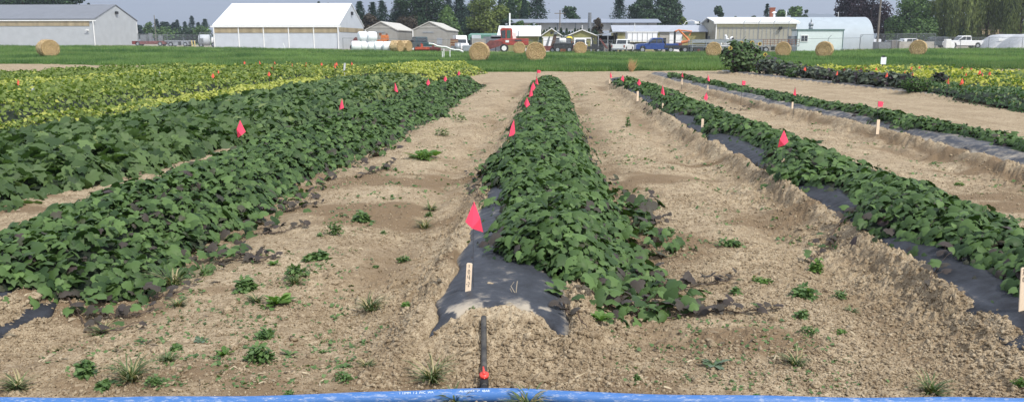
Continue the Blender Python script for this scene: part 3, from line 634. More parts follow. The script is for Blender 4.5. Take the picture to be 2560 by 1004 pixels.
# arched hall
Yq = 146; Rq = zat(44, Yq + 8) - .1; xr = bx(2184, Yq)
r = thing('quonset_hall', 'pale blue grey arched steel hall behind the portable office', 'arched hall', (xr, Yq, 0.1), -TH)
L_ = 24; m = MB(); n = 28; V = []
for k in range(n + 1):
    a = math.pi * k / n; yy = Rq - Rq * math.cos(a) * 1.0; zz = Rq * (math.sin(a) ** .8) 
    V += [(-L_, yy, zz), (0, yy, zz)]
m.add(V, [(2 * k, 2 * k + 1, 2 * k + 3, 2 * k + 2) for k in range(n)]).build('roof', ribs('arched_steel', (.38, .43, .46), .55, 1.3, var=.05), r, smooth=True)
for j_ in (0, 1): MB().add([V[2 * k + j_] for k in range(n + 1)], [tuple(range(n + 1))]).build('end_wall', m_steel, r)
# brick chimney
r = thing('brick_chimney', 'square red brick chimney rising behind the cream metal building', 'chimney', spot(1925, 185), -TH)
MB().box(-.5, .5, -.5, .5, 0, zat(23, 185)).build('stack', m_brick, r); MB().box(-.58, .58, -.58, .58, zat(23, 185), zat(20, 185)).build('cap', m_brick, r)
# brown house under the willows
r, w, he, hp = building('house', 'brown brick house with small upper windows half hidden by the willows', 'house', 2415, 2520, 205, 10, 62, 40, 'y', M('brown_brick', (.10, .075, .06), .9, .3, 3), M('brown_roof', (.13, .07, .055), .8, .2), .5)
for fx in (.33, .45, .66): f = rect(r, 'window', m_wood, w * fx, w * fx + .8, he - 2.4, he - 1.2); 
MB().box(-1, w + 1, -1.2, -.1, he * .52, he * .56).build('porch_roof', M('tan_roof', (.22, .20, .12), .8, .2), r)
# hoop houses
m_net = M('shade_cloth', (.42, .43, .44), .8, .15, 2)
for (u0, Y0, wd, lab) in ((2478, 136, 9.0, 'grey net covered hoop house nearest the white pickup'), (2536, 130, 10, 'grey net covered hoop house cut by the right edge')):
    r = thing('hoop_house', lab, 'hoop house', spot(u0, Y0), -TH); m = MB(); V = []; n = 20; R2 = 2.3
    for k in range(n + 1):
        a = math.pi * k / n
        for xx in range(0, 11):
            inset = 1.3 * (1 - math.sin(math.pi * .5 * min(1, xx / 3))) ; V.append((xx * wd / 10 + (0), R2 + 0.9 - (R2 + .9) * math.cos(a), R2 * math.sin(a) ** .75 * min(1, (.0 + xx / 2.2) ** .5 if xx < 2.2 else 1)))
    m.add(V, [(k * 11 + j, k * 11 + j + 1, (k + 1) * 11 + j + 1, (k + 1) * 11 + j) for k in range(n) for j in range(10)]).build('cover', m_net, r, smooth=True)
    rect(r, 'sign', m_trim, 1.2, 2.1, 1.2, 1.6, y=.3) if u0 < 2500 else None
    MB().box(3, wd, -.1, .1, 0, .25).build('base_board', m_dark, r)

# ------------------------------------------------------------------ straw bales
def bale_mat():
    m = bpy.data.materials.new('straw'); m.use_nodes = True; t = m.node_tree; n = t.nodes; L = t.links.new; b = n['Principled BSDF']; b.inputs['Roughness'].default_value = .85; b.inputs['Specular IOR Level'].default_value = .15
    tc = n.new('ShaderNodeTexCoord'); mp = n.new('ShaderNodeMapping'); mp.inputs['Scale'].default_value = (1, 5, 5)
    z = n.new('ShaderNodeTexNoise'); z.inputs['Scale'].default_value = 3.2; z.inputs['Detail'].default_value = 9; z.inputs['Roughness'].default_value = .75
    L(tc.outputs['Object'], mp.inputs[0]); L(mp.outputs[0], z.inputs[0])
    r = n.new('ShaderNodeValToRGB'); r.color_ramp.elements[0].position = .25; r.color_ramp.elements[0].color = (.17, .085, .030, 1); r.color_ramp.elements[1].position = .68; r.color_ramp.elements[1].color = (.62, .46, .25, 1)
    w = n.new('ShaderNodeTexWave'); w.wave_type = 'RINGS'; w.rings_direction = 'X'; w.inputs['Scale'].default_value = 2.6; w.inputs['Distortion'].default_value = 7; w.inputs['Detail'].default_value = 4; w.inputs['Detail Scale'].default_value = 2
    m2 = n.new('ShaderNodeMapping'); m2.inputs['Location'].default_value = (0, 0, -.757); L(tc.outputs['Object'], m2.inputs[0]); L(m2.outputs[0], w.inputs['Vector'])
    av = n.new('ShaderNodeMix'); av.data_type = 'FLOAT'; av.inputs[0].default_value = .45; L(z.outputs[0], av.inputs[2]); L(w.outputs['Fac'], av.inputs[3]); L(av.outputs[0], r.inputs[0]); L(r.outputs[0], b.inputs['Base Color'])
    bp = n.new('ShaderNodeBump'); bp.inputs['Strength'].default_value = 1; bp.inputs['Distance'].default_value = .08; L(z.outputs[0], bp.inputs['Height']); L(bp.outputs[0], b.inputs['Normal']); return m
STRAW = bale_mat()
STRAWL = M('loose_straw', (.50, .36, .16), .8, .3, 8)
def bale(u, Y, rz, lab, Rb=.78, Lb=1.25, seed=1):
    rs = np.random.RandomState(seed); x, y, z = spot(u, Y)
    r = thing('straw_bale', lab, 'straw bale', (x, y, z), rz, 'round straw bales in and around the green field')
    V = []; n = 44; rings = [(-.5, .0), (-.5, .25), (-.505, .5), (-.5, .75), (-.495, .93), (-.46, 1), (-.3, 1.01), (0, 1.0), (.3, 1.01), (.46, 1), (.495, .93), (.5, .75), (.505, .5), (.5, .25), (.5, .0)]
    for (a, q) in rings:
        for k in range(n):
            th = 2 * math.pi * k / n; rr = Rb * q * (1 + .02 * rs.normal()) * (1 - .05 * max(0, -math.sin(th)) ** 2)
            sp = .03 * math.sin(q * 26 - th) if abs(a) > .48 else 0
            V.append((a * Lb + sp * (1 if a > 0 else -1), math.cos(th) * rr, Rb * .97 + math.sin(th) * rr))
    Fc = [(i * n + k, i * n + (k + 1) % n, (i + 1) * n + (k + 1) % n, (i + 1) * n + k) for i in range(len(rings) - 1) for k in range(n)]
    MB().add(V, Fc).build('rolled_straw', STRAW, r, smooth=False)
    # loose stalk ends, in rings on the two faces and along the round side
    N = 1500; th = rs.uniform(0, 6.28, N); q = np.sqrt(rs.uniform(0, 1, N)); face = rs.uniform(0, 1, N) < .6; sg = np.sign(rs.uniform(-1, 1, N))
    pos = np.where(face[:, None], np.stack([sg * (Lb / 2 + .015), np.cos(th) * q * Rb, Rb * .97 + np.sin(th) * q * Rb], 1), np.stack([rs.uniform(-.5, .5, N) * Lb, np.cos(th) * Rb * 1.01, Rb * .97 + np.sin(th) * Rb * 1.01], 1))
    tang = np.stack([rs.normal(0, .35, N), -np.sin(th), np.cos(th)], 1); tang += rs.normal(0, .25, (N, 3)); tang /= np.linalg.norm(tang, axis=1, keepdims=True)
    nn = np.where(face[:, None], np.stack([sg, 0 * th, 0 * th], 1), np.stack([0 * th, np.cos(th), np.sin(th)], 1)); side = np.cross(nn, tang) * .012; ln = rs.uniform(.08, .22, N)[:, None]
    V = np.stack([pos - side, pos + side, pos + tang * ln + nn * .03], 1).reshape(-1, 3); Fc = np.arange(3 * N).reshape(-1, 3)
    np_mesh('loose_stalks', V, Fc, STRAWL, parent=r)
bale(122, 74, rad(-42), 'single straw bale in front of the grey barn at the far left', seed=1)
bale(1199, 67, rad(86), 'straw bale in front of the grey wagon left of the red harvester', seed=2)
bale(1339, 67, rad(90), 'large straw bale near the middle just right of the red harvester', seed=3)
bale(1298, 107, rad(92), 'small looking straw bale directly under the red harvester', seed=4)
bale(1450, 104, rad(92), 'straw bale hiding the tailgate of the white camper topped pickup', seed=5)
bale(1783, 86, rad(76), 'straw bale in front of the long grey flatbed trailer', seed=6)
bale(1957, 87, rad(70), 'straw bale just left of the white portable office', seed=7)
bale(2060, 81, rad(62), 'straw bale in front of the white portable office', seed=8)
bale(2294, 83, rad(60), 'straw bale in front of the concrete bins at the right', seed=9)
bale(992, 111, rad(-28), 'straw bale touching the white wrapped bales', seed=10)
bale(1014, 113.5, rad(-28), 'straw bale at the right end of the white wrapped bales', seed=11)
# wrapped bales
m_wrap = M('white_wrap', (.82, .83, .84), .3, .03, 3, bump=.15)
for (u, Y, lvl, rz, lab) in ((891, 114, 0, 12, 'white wrapped bale at the left end, standing slightly apart'), (912, 116.5, 0, 25, 'white wrapped bale on the ground under the left stacked one'), (931, 116.5, 0, 20, 'white wrapped bale on the ground under the right stacked one'),
        (948, 113, 0, 18, 'white wrapped bale lying sideways right of the stack'), (970, 112, 0, 14, 'white wrapped bale touching the straw bales'), (908, 116.5, 1, 28, 'stacked white wrapped bale, left of the two on top'), (931, 116.5, 1, 22, 'stacked white wrapped bale, right of the two on top')):
    x, y, z = spot(u, Y); r = thing('wrapped_bale', lab, 'wrapped bale', (x, y, z + lvl * 1.30), rad(rz), 'white wrapped bales stacked by the barn'); n = 32
    prof = [(-.65, .0), (-.65, .45), (-.62, .60), (-.52, .68), (-.3, .70), (.3, .70), (.52, .68), (.62, .60), (.65, .45), (.65, .0)]; V = [(a, math.cos(2 * math.pi * k / n) * q, .68 + math.sin(2 * math.pi * k / n) * q) for a, q in prof for k in range(n)]
    MB().add(V, [(i * n + k, i * n + (k + 1) % n, (i + 1) * n + (k + 1) % n, (i + 1) * n + k) for i in range(len(prof) - 1) for k in range(n)]).build('wrap', m_wrap, r, smooth=True)
MATS['straw'] = STRAW

# ------------------------------------------------------------------ vehicles (x forward, y left, origin on the ground)
def wheel(parent, x, y, R=.38, wd=.24, rim=None):
    n = 20; a = MB().tube([(x, y - wd / 2, R), (x, y + wd / 2, R)], R, n).build('wheel', m_black, parent)
    sy = 1 if y > 0 else -1; MB().tube([(x, y + sy * (wd / 2), R), (x, y + sy * (wd / 2 + .015), R)], R * .58, 14).build('rim', rim or m_steel, a); return a
def paint(name, c): return M(name, c, .28, .04, spec=.6)
def vehicle(label, cat, name, u, Y, heading, col, kind='pickup', scale=1.0, group=None, bed=True):
    """heading: degrees clockwise from straight away"""
    r = thing(name, label, cat, spot(u, Y), rad(90 - heading), group); mt = paint('paint_%s' % name, col) if ('paint_%s' % name) not in MATS else MATS['paint_%s' % name]
    mt = paint('paint_' + '_'.join('%02d' % int(c * 100) for c in col), col)
    w = .98
    if kind == 'pickup':
        body = [(-2.8, .50), (-2.8, 1.18), (1.15, 1.22), (2.55, 1.12), (2.8, .95), (2.8, .45), (2.35, .42), (2.25, .75), (1.95, .90), (1.65, .80), (1.50, .45), (-1.35, .42), (-1.45, .78), (-1.75, .90), (-2.05, .80), (-2.2, .45)]
        cab = [(-.85, 1.18), (-.70, 1.86), (-.55, 1.92), (.45, 1.92), (.62, 1.86), (1.25, 1.22)]
        sides = [[(-.66, 1.26), (-.60, 1.76), (.05, 1.78), (.05, 1.26)], [(.13, 1.26), (.13, 1.78), (.50, 1.78), (1.02, 1.26)]]; rear = (-.865, -.70, 1.28, 1.80); front = (1.22, .63, 1.28, 1.82)
    elif kind == 'canopy':
        body = [(-2.8, .50), (-2.8, 1.18), (1.15, 1.22), (2.55, 1.12), (2.8, .95), (2.8, .45), (2.35, .42), (2.25, .75), (1.95, .90), (1.65, .80), (1.50, .45), (-1.35, .42), (-1.45, .78), (-1.75, .90), (-2.05, .80), (-2.2, .45)]
        cab = [(-2.75, 1.18), (-2.45, 1.98), (.45, 1.98), (.62, 1.90), (1.25, 1.22)]
        sides = [[(-2.2, 1.3), (-2.1, 1.75), (-.9, 1.78), (-.9, 1.3)], [(-.6, 1.26), (-.6, 1.78), (.50, 1.78), (1.02, 1.26)]]; rear = (-2.74, -2.50, 1.28, 1.88); front = (1.22, .63, 1.28, 1.82)
    elif kind == 'van':
        body = [(-2.6, .40), (-2.6, 1.3), (1.6, 1.3), (2.4, 1.15), (2.6, .9), (2.6, .4)]; cab = [(-2.6, 1.3), (-2.55, 2.45), (1.0, 2.45), (1.3, 2.3), (1.85, 1.25)]
        sides = [[(.3, 1.35), (.3, 2.0), (1.1, 2.0), (1.5, 1.35)]]; rear = (-2.62, -2.58, 1.5, 2.2); front = (1.88, 1.25, 1.35, 2.2)
    else:   # car / suv
        hh = 1.45 if kind == 'car' else 1.72
        body = [(-2.25, .40), (-2.3, .95), (-1.9, 1.02), (1.3, 1.0), (2.1, .85), (2.3, .65), (2.25, .38), (1.8, .35), (1.4, .75), (1.0, .35), (-1.0, .35), (-1.35, .75), (-1.75, .35)]
        cab = [(-1.95, 1.0), (-1.45 if kind == 'car' else -1.85, hh - .04), (-1.2, hh), (.3, hh), (.5, hh - .04), (1.25, 1.0)]
        sides = [[(-1.4, 1.05), (-1.25, hh - .1), (-.35, hh - .08), (-.35, 1.05)], [(-.28, 1.05), (-.28, hh - .08), (.35, hh - .08), (1.0, 1.05)]]; rear = (-1.93, -1.5, 1.06, hh - .1); front = (1.22, .52, 1.06, hh - .1)
    MB().prism(body, -w, w, 'y').build('body', mt, r, bevel=.04)
    MB().prism(cab, -w * .86, w * .86, 'y').build('cab', mt, r, bevel=.05)
    if kind == 'pickup' and bed: MB().box(-2.7, -.95, -w + .1, w - .1, 1.12, 1.20).build('bed_floor', m_dark, r)
    for pl in sides:
        for sg in (1, -1): MB().prism(pl, sg * w * .86, sg * (w * .86 + .015), 'y').build('window', m_glass, r)
    for (x0, x1, z0, z1), dx in ((rear, -.03), (front, .03)):
        MB().quad((x0 + dx, -w * .72, z0), (x0 + dx, w * .72, z0), (x1 + dx, w * .66, z1), (x1 + dx, -w * .66, z1)).build('window', m_glass, r)
    bx0 = min(p[0] for p in body); bx1 = max(p[0] for p in body)
    wx = {'pickup': (-1.75, 1.95), 'canopy': (-1.75, 1.95), 'van': (-1.6, 1.7)}.get(kind, (-1.37, 1.4))
    for x in wx:
        for sg in (1, -1): wheel(r, x, sg * (w - .11), .39 if kind != 'car' else .33)
    MB().box(bx0 - .12, bx0 + .02, -w * .95, w * .95, .42, .62).build('bumper', m_steel, r)
    for sg in (1, -1):
        MB().box(bx0 - .03, bx0 + .05, sg * w - .02 - (.14 if sg > 0 else -.02), sg * w - (.0 if sg > 0 else -.16), .72, 1.08).build('taillight', M('tail_lens', (.25, .01, .01), .3, .1), r)
        MB().box(bx1 - .06, bx1 + .03, sg * w * .7 - .15, sg * w * .7 + .15, .72, .92).build('headlight', M('head_lens', (.6, .6, .58), .15, .1), r)
        MB().box(.95, 1.08, sg * w * .86, sg * (w + .20), 1.25, 1.42).build('mirror', m_dark, r)
    r.scale = (scale,) * 3; return r
PK = 'vehicles parked beyond the green field'
vehicle('white pickup seen from behind, parked left of the blue truck', 'pickup', 'pickup_truck', 1557, 123, 22, (.78, .78, .76), group=PK)
r = vehicle('white pickup with a camper top and red tail lamps, seen from behind', 'pickup', 'pickup_truck', 1451, 122, 6, (.78, .78, .76), 'canopy', group=PK)
vehicle('dark green pickup seen from behind in front of the grey sheds', 'pickup', 'pickup_truck', 1050, 127, -28, (.012, .045, .05), scale=1.12, group=PK)
vehicle('white van with a roof rack facing the camera beside a brown crate', 'van', 'van', 1151, 131, 168, (.78, .79, .80), 'van', group=PK)
vehicle('white pickup parked side on behind the right hand fence', 'pickup', 'pickup_truck', 2407, 141, -90, (.80, .80, .79), scale=1.08, group=PK)
vehicle('red pickup seen from behind, right of the portable office', 'pickup', 'pickup_truck', 2117, 150, 14, (.38, .03, .02), group=PK)
vehicle('black car between the red pickup and the fence cage', 'car', 'parked_car', 2138, 150, 30, (.02, .022, .03), 'car', group=PK)
vehicle('white sport utility vehicle at the left end of the fence cage', 'suv', 'parked_car', 2183, 156, 10, (.7, .72, .74), 'suv', group=PK)
vehicle('silver sedan behind the concrete bins', 'car', 'parked_car', 2238, 152, 95, (.55, .57, .60), 'car', group=PK)
vehicle('white wagon behind the concrete bins', 'car', 'parked_car', 2278, 154, 88, (.72, .73, .74), 'suv', group=PK)
vehicle('dark grey sport utility vehicle beyond the right end of the fence cage', 'suv', 'parked_car', 2332, 153, -80, (.05, .065, .075), 'suv', scale=1.15, group=PK)
# blue truck with flatbed
r = vehicle('blue pickup with a black flatbed carrying an orange lift arm', 'truck', 'flatbed_truck', 1640, 121, -90, (.015, .05, .22), scale=1.10, group=PK, bed=False)
MB().box(-5.0, -.9, -1.05, 1.05, .62, .95).box(-1.1, -.95, -1.0, 1.0, .95, 1.9).build('flatbed', m_dark, r)
MB().box(-3.3, -2.6, -.5, .5, .95, 1.3).build('winch_box', m_redd, r); MB().tube([(-2.4, 0, .9), (-2.4, 0, 2.75)], .14).build('crane_post', m_dark, r)
MB().tube([(-2.4, 0, 2.7), (-2.9, 0, 2.95), (-4.3, 0, 1.6)], .13).tube([(-4.3, 0, 1.55), (-3.3, 0, 1.3)], .2).tube([(-2.9, 0, 2.9), (-4.6, 0, 2.75), (-4.3, 0, 2.2)], .10).build('crane_arm', m_orange, r)
for x in (-3.6, -4.4): wheel(r, x, .9, .38); wheel(r, x, -.9, .38)
# harvester
r = thing('harvester', 'red self propelled harvester with a green tinted cab between two straw bales', 'harvester', spot(1275, 123), 0)
MB().box(-1.0, 2.7, -1.2, 1.2, 1.05, 2.0).prism([(-1.0, 1.05), (-1.0, 2.05), (-2.4, 1.7), (-2.6, 1.3)], -1.1, 1.1, 'y').build('body', m_red, r, bevel=.06)
MB().prism([(-1.3, 1.9), (-1.45, 3.25), (-1.2, 3.5), (.2, 3.5), (.35, 3.3), (.35, 1.9)], -.9, .9, 'y').build('cab', m_red, r, bevel=.04)
for sg in (1, -1): MB().prism([(-1.2, 2.0), (-1.3, 3.15), (-.65, 3.2), (-.65, 2.0)], sg * .9, sg * .93, 'y').build('window', m_glass, r); MB().prism([(-.45, 2.0), (-.45, 3.2), (.1, 3.2), (.1, 2.0)], sg * .9, sg * .93, 'y').build('window', m_green_glass, r)
MB().box(-1.45, -.7, -.7, .7, 3.5, 3.72).build('cooling_unit', m_trim, r)
MB().prism([(-1.0, 1.1), (-4.3, .0), (-4.5, .35), (-2.9, 1.75), (-1.2, 1.6)], -1.4, 1.4, 'y').build('feeder', m_redd, r)
MB().tube([(1.2, .6, 2.0), (1.2, .6, 3.1)], .07).build('exhaust', m_dark, r); MB().box(.4, .9, .6, 1.1, 2.0, 2.9).build('air_cleaner', m_trim, r)
MB().box(-.65, -.15, -1.24, -1.2, 1.45, 1.8).build('notice', m_trim, r); MB().box(.7, 1.7, -1.24, -1.2, 1.6, 1.85).build('grille', m_dark, r)
for (x, R_) in ((-.85, .62), (2.2, .45)):
    for sg in (1, -1): wheel(r, x, sg * 1.25, R_, .4, m_trim)
# water tank truck
r = thing('tank_truck', 'dark flatbed truck carrying a round white water tank', 'truck', spot(1405, 121), 0, PK)
MB().box(-1.2, 1.6, -1.0, 1.0, .55, 1.25).box(-1.3, 1.7, -1.05, 1.05, 1.2, 1.32).build('flatbed', m_dark, r)
MB().tube([(-.45, -.3, 1.68), (-.35, -.3, 1.68), (.45, -.3, 1.68), (.55, -.3, 1.68)], [.25, .40, .40, .25], 16).build('water_tank', m_trim, r, smooth=True)
for x in (-1.2, 0.2, 1.6): MB().box(x - .05, x + .05, .9, 1.0, 1.3, 2.5).build('headboard_post', m_steel_d, r)
MB().box(-1.2, 1.6, .9, 1.0, 2.4, 2.5).build('headboard_rail', m_steel_d, r)
MB().box(-1.1, 1.4, 1.2, 2.8, .6, 2.1).build('cab', m_steel_d, r, bevel=.1)
for x in (-.7, 1.0): wheel(r, x, -.9, .42); wheel(r, x, .9, .42)
# loader arm machine, brown implements
r = thing('skid_loader', 'rusty brown loader with raised arms left of the tank truck', 'loader', spot(1370, 121.5), 0)
MB().box(-1.3, 1.0, -.8, .8, .25, .95).build('chassis', m_redd, r); MB().prism([(.2, .3), (.9, 2.75), (1.25, 2.75), (.8, .3)], -.7, -.4, 'y').prism([(.2, .3), (.9, 2.75), (1.25, 2.75), (.8, .3)], .4, .7, 'y').build('lift_arm', M('brown_steel', (.10, .06, .045), .7, .3), r)
MB().prism([(-.4, .9), (.1, 2.3), (.3, 2.3), (.0, .9)], -.2, .2, 'y').box(.85, 1.3, -.9, .9, 2.6, 2.95).build('bucket', m_steel_d, r)
for x in (-.9, .6): wheel(r, x, -.8, .35); wheel(r, x, .8, .35)
r = thing('yellow_tarp_load', 'crumpled yellow tarp over a load behind the camper topped pickup', 'tarp', (bx(1422, 127), 127, 1.6), 0)
rs = random.Random(4); V = [(x * .25 - .6, y * .3 - .4, .75 * math.sin(math.pi * (x + .6) / 6.4) * (1 if y in (1, 2) else .55) + rs.uniform(0, .14)) for x in range(6) for y in range(4)]
MB().add(V, [(x * 4 + y, x * 4 + y + 1, (x + 1) * 4 + y + 1, (x + 1) * 4 + y) for x in range(5) for y in range(3)]).build('tarp', M('yellow_tarp', (.65, .52, .05), .6, .15, 4), r); MB().box(-1.3, .7, -.5, .5, -1.6, .05).build('load', m_rust, r)
r = thing('utility_trailer', 'small dark trailer with a red ramp right of the camper topped pickup', 'trailer', spot(1487, 122), 0)
MB().box(-1.3, 1.0, -.7, .7, .5, .62).box(-1.3, 1.0, -.7, -.62, .62, .9).build('deck', m_dark, r); MB().prism([(.6, 1.9), (1.7, .55), (1.85, .6), (.8, 2.0)], -.5, .5, 'y').build('ramp', m_redd, r); MB().tube([(-.2, 0, .6), (-.5, 0, 2.4), (.1, 0, 1.9)], .10).box(-.5, .3, -.3, .3, .6, 1.2).build('winch', m_dark, r)
for x in (.4,): wheel(r, x, -.75, .3); wheel(r, x, .75, .3)
for (u, lab, mt, wd) in ((1519, 'rusty wire crate beside the galvanised crate', m_conc, .5), (1529, 'galvanised crate just left of the white pickup', m_steel, .75)):
    r = thing('pallet_crate', lab, 'crate', spot(u, 124), 0); m = MB().box(-wd, wd, -.5, .5, .1, .18)
    for zz in (.45, .8, 1.15): m.box(-wd, wd, -.52, -.47, zz, zz + .08).box(-wd, wd, .47, .52, zz, zz + .08)
    m.build('slats', mt, r)
    for xx in (-wd, 0, wd): MB().box(xx - .04, xx + .04, -.56, -.46, .0, 1.3).box(xx - .04, xx + .04, .46, .56, .0, 1.3).build('post', mt, r)
    MB().box(-wd + .05, wd - .05, -.42, .42, .18, 1.0).build('contents', m_steel_d, r)
# grain trailer
r = thing('grain_trailer', 'white panelled grain trailer in front of the long olive shed', 'trailer', spot(1602, 131), 0)
wg = 4.95 / 2 * 1.0; wg = (1638 - 1565) / F * 131 / 2
m = MB().box(-wg, wg, -1.2, 1.2, 1.55, 2.95); m.build('box', m_white, r)
for k in range(7): MB().box(-wg + k * 2 * wg / 6 - .03, -wg + k * 2 * wg / 6 + .03, -1.26, -1.2, 1.55, 2.95).build('rib', m_steel, r)
MB().box(-wg - .1, wg + .1, -1.3, 1.3, 2.95, 3.08).build('top_rail', m_trim, r); MB().box(-wg, wg + .8, -1.0, 1.0, 1.1, 1.45).build('chassis', m_dark, r); MB().box(-wg, wg, -1.24, -1.2, .85, 1.05).build('side_guard', m_trim, r)
for x in (-2.3, -1.2, 1.9): wheel(r, x + .8, -1.1, .5, .3); wheel(r, x + .8, 1.1, .5, .3)
# flatbed trailer
r = thing('flatbed_trailer', 'long grey railed flatbed trailer in front of the cream metal building', 'trailer', spot(1725, 119), 0)
Lr = (1895 - 1725) / F * 119 
MB().box(0, Lr, -1.2, 1.2, .75, .92).build('deck', m_steel_d, r)
for zz in (1.05, 1.40, 1.62): MB().box(0, Lr, -1.22, -1.16, zz, zz + (.22 if zz > 1.3 else .10)).box(0, Lr, 1.16, 1.22, zz, zz + .1).build('rail', m_steel, r)
for k in range(6): MB().box(k * Lr / 5 - .05, k * Lr / 5 + .05, -1.26, -1.22, .3, 1.65).build('stake_post', m_steel, r)
MB().box(.3, 1.6, -1.24, -1.2, .15, .8).build('tool_box', m_dark, r); MB().tube([(.95, -1.26, .35), (.95, -1.24, .35)], .22, 12).build('reflector', m_redd, r)
for x in (2.6, 3.5, 7.5): wheel(r, x, -1.1, .42, .3); wheel(r, x, 1.1, .42, .3)
r = thing('railed_wagon', 'grey wagon with rusty pipe rails left of the portable office', 'wagon', spot(1893, 120), 0); Lr = (1988 - 1893) / F * 120
MB().box(0, Lr, -1.1, 1.1, .85, 1.0).build('deck', m_steel, r)
for zz in (1.25, 1.55, 1.8): MB().box(0, Lr, -1.12, -1.07, zz, zz + .05).box(0, Lr, 1.07, 1.12, zz, zz + .05).build('rail', m_rust, r)
for k in range(12): MB().box(k * Lr / 11 - .025, k * Lr / 11 + .025, -1.14, -1.09, .9, 1.85).build('stake_post', m_rust, r)
MB().box(2.2, 3.0, -1.0, 1.0, .3, .85).build('hay_rack', m_conc, r)
for x in (.9, 4.2): wheel(r, x, -1.0, .42); wheel(r, x, 1.0, .42)
r = thing('pump_fittings', 'white pipe fittings standing on the grey flatbed trailer', 'pump', (bx(1815, 119), 119, 1.0), 0)
for (x, h_, R_) in ((-.9, .5, .25), (-.1, 1.3, .2), (.25, .8, .18), (.75, 1.0, .3)): MB().tube([(x, 0, 0), (x, 0, h_), (x - .12, -.1, h_ + .15)], [R_, R_, R_ * .7], 12).build('pipe', m_white, r, smooth=True)
MB().tube([(-.95, -.3, .75), (-.95, -.2, .75)], .2, 12).tube([(.8, -.35, 1.0), (.8, -.3, 1.0)], .16, 12).build('flange', m_black, r); MB().box(-1.3, 1.2, -.3, .3, -.05, .12).build('skid', m_white, r)
# things left of the harvester
r = thing('grey_wagon', 'light grey box wagon just left of the red harvester', 'wagon', spot(1197, 125), 0)
MB().box(-1.0, 1.0, -.9, .9, .75, 1.95).build('box', m_conc, r); MB().box(-1.0, .3, -.9, .9, 1.98, 2.5).build('upper_box', m_pale_wall, r); MB().box(-1.2, -1.03, -.9, .9, .2, 2.2).box(1.0, 1.9, -.8, .8, .6, .75).build('frame', m_dark, r)
for x in (-.6, .7): wheel(r, x, -.9, .36); wheel(r, x, .9, .36)
r = thing('dark_hopper', 'dark grey hopper machine between the grey wagon and the red harvester', 'hopper', spot(1225, 130), 0)
MB().prism([(-1.0, 1.0), (-1.0, 2.3), (1.7, 2.3), (1.7, 1.6), (.6, .6)], -.9, .9, 'y').build('hopper', m_steel_d, r); MB().box(.2, 1.7, -.9, .9, 2.0, 2.5).build('chute', m_steel, r)
for x in (-.7, .9): MB().box(x - .07, x + .07, -.8, -.65, 0, 1.1).build('leg', m_dark, r)
r = thing('wooden_crate', 'tall brown slatted crate beside the white van', 'crate', spot(1136, 126), 0)
MB().box(-.55, .55, -.5, .5, .5, 1.9).build('crate', m_rust, r); 
for zz in (.75, 1.1, 1.5): MB().box(-.58, .58, -.54, -.5, zz, zz + .1).build('slat', m_wood, r)
r = thing('steel_drums', 'silver steel drum and tank heap right of the brown crate', 'tank', spot(1160, 123), 0)
MB().tube([(-.9, 0, .0), (-.9, 0, 1.35)], .45, 14).build('drum', m_steel, r, smooth=True); MB().box(-.2, 1.3, -.5, .5, .1, 1.0).build('tank', m_steel, r, bevel=.1); MB().box(-1.9, -1.4, -.4, .4, .0, .9).build('bin', m_steel_d, r)
r = thing('rusty_tractor', 'rusty orange tractor behind the white wrapped bales', 'tractor', spot(958, 125), 0)
MB().box(-.9, .7, -.5, .5, .8, 1.6).prism([(-.3, 1.5), (-.2, 2.3), (.8, 2.3), (.9, 1.5)], -.5, .5, 'y').build('body', m_orange, r, bevel=.05); MB().box(-1.7, -.6, -.7, .7, 1.0, 1.25).box(-.5, -.2, -.2, .2, 2.2, 2.6).box(.5, .7, -.4, .4, 1.2, 2.5).build('frame', m_rust, r)
MB().box(-1.8, 1.2, -.8, .8, .3, .8).build('implement', m_redd, r)
for x in (-.9, .9): wheel(r, x, -.75, .55); wheel(r, x, .75, .55)
r = thing('red_implement', 'small dark red implement left of the stacked white bales', 'implement', spot(893, 122), 0)
MB().box(-.8, .8, -.4, .4, .9, 1.4).prism([(-.6, 1.4), (-.2, 1.9), (.5, 1.8), (.8, 1.4)], -.3, .3, 'y').build('hopper', m_redd, r); 
for x in (-.5, .5): wheel(r, x, -.4, .45); wheel(r, x, .4, .45)
r = thing('gravel_heap', 'low grey gravel heap behind the straw bales', 'gravel heap', spot(1003, 131), 0)
V = [(0, 0, 1.55), (-1.0, 0, 1.5)] + [(math.cos(a) * 2.6 - .3, math.sin(a) * 2.0, -.05) for a in np.linspace(0, 6.283, 17)[:-1]]
MB().add(V, [(0, 2 + k, 2 + (k + 1) % 16) for k in (12, 13, 14, 15, 0, 1, 2, 3)] + [(1, 2 + k, 2 + (k + 1) % 16) for k in (4, 5, 6, 7, 8, 9, 10, 11)] + [(0, 6, 1), (0, 1, 14)]).build('gravel', m_conc, r)
for (u, Y0, lab, rot) in ((1056, 118, 'red disc implement in front of the dark green pickup', 5), (1084, 119, 'thin red harrow frame right of the dark green pickup', -4)):
    r = thing('red_harrow', lab, 'implement', spot(u, Y0), rad(rot)); MB().box(-1.0, 1.0, -.3, .3, .35, .7).box(-.2, .1, -.1, .1, .7, 1.1).build('frame', M('orange_red', (.42, .08, .04), .6, .3) if u < 1060 else m_redd, r)
    for k in range(5): MB().tube([(-.9 + k * .42, -.02, .28), (-.9 + k * .42, .02, .28)], .28, 12).build('disc', m_redd, r)
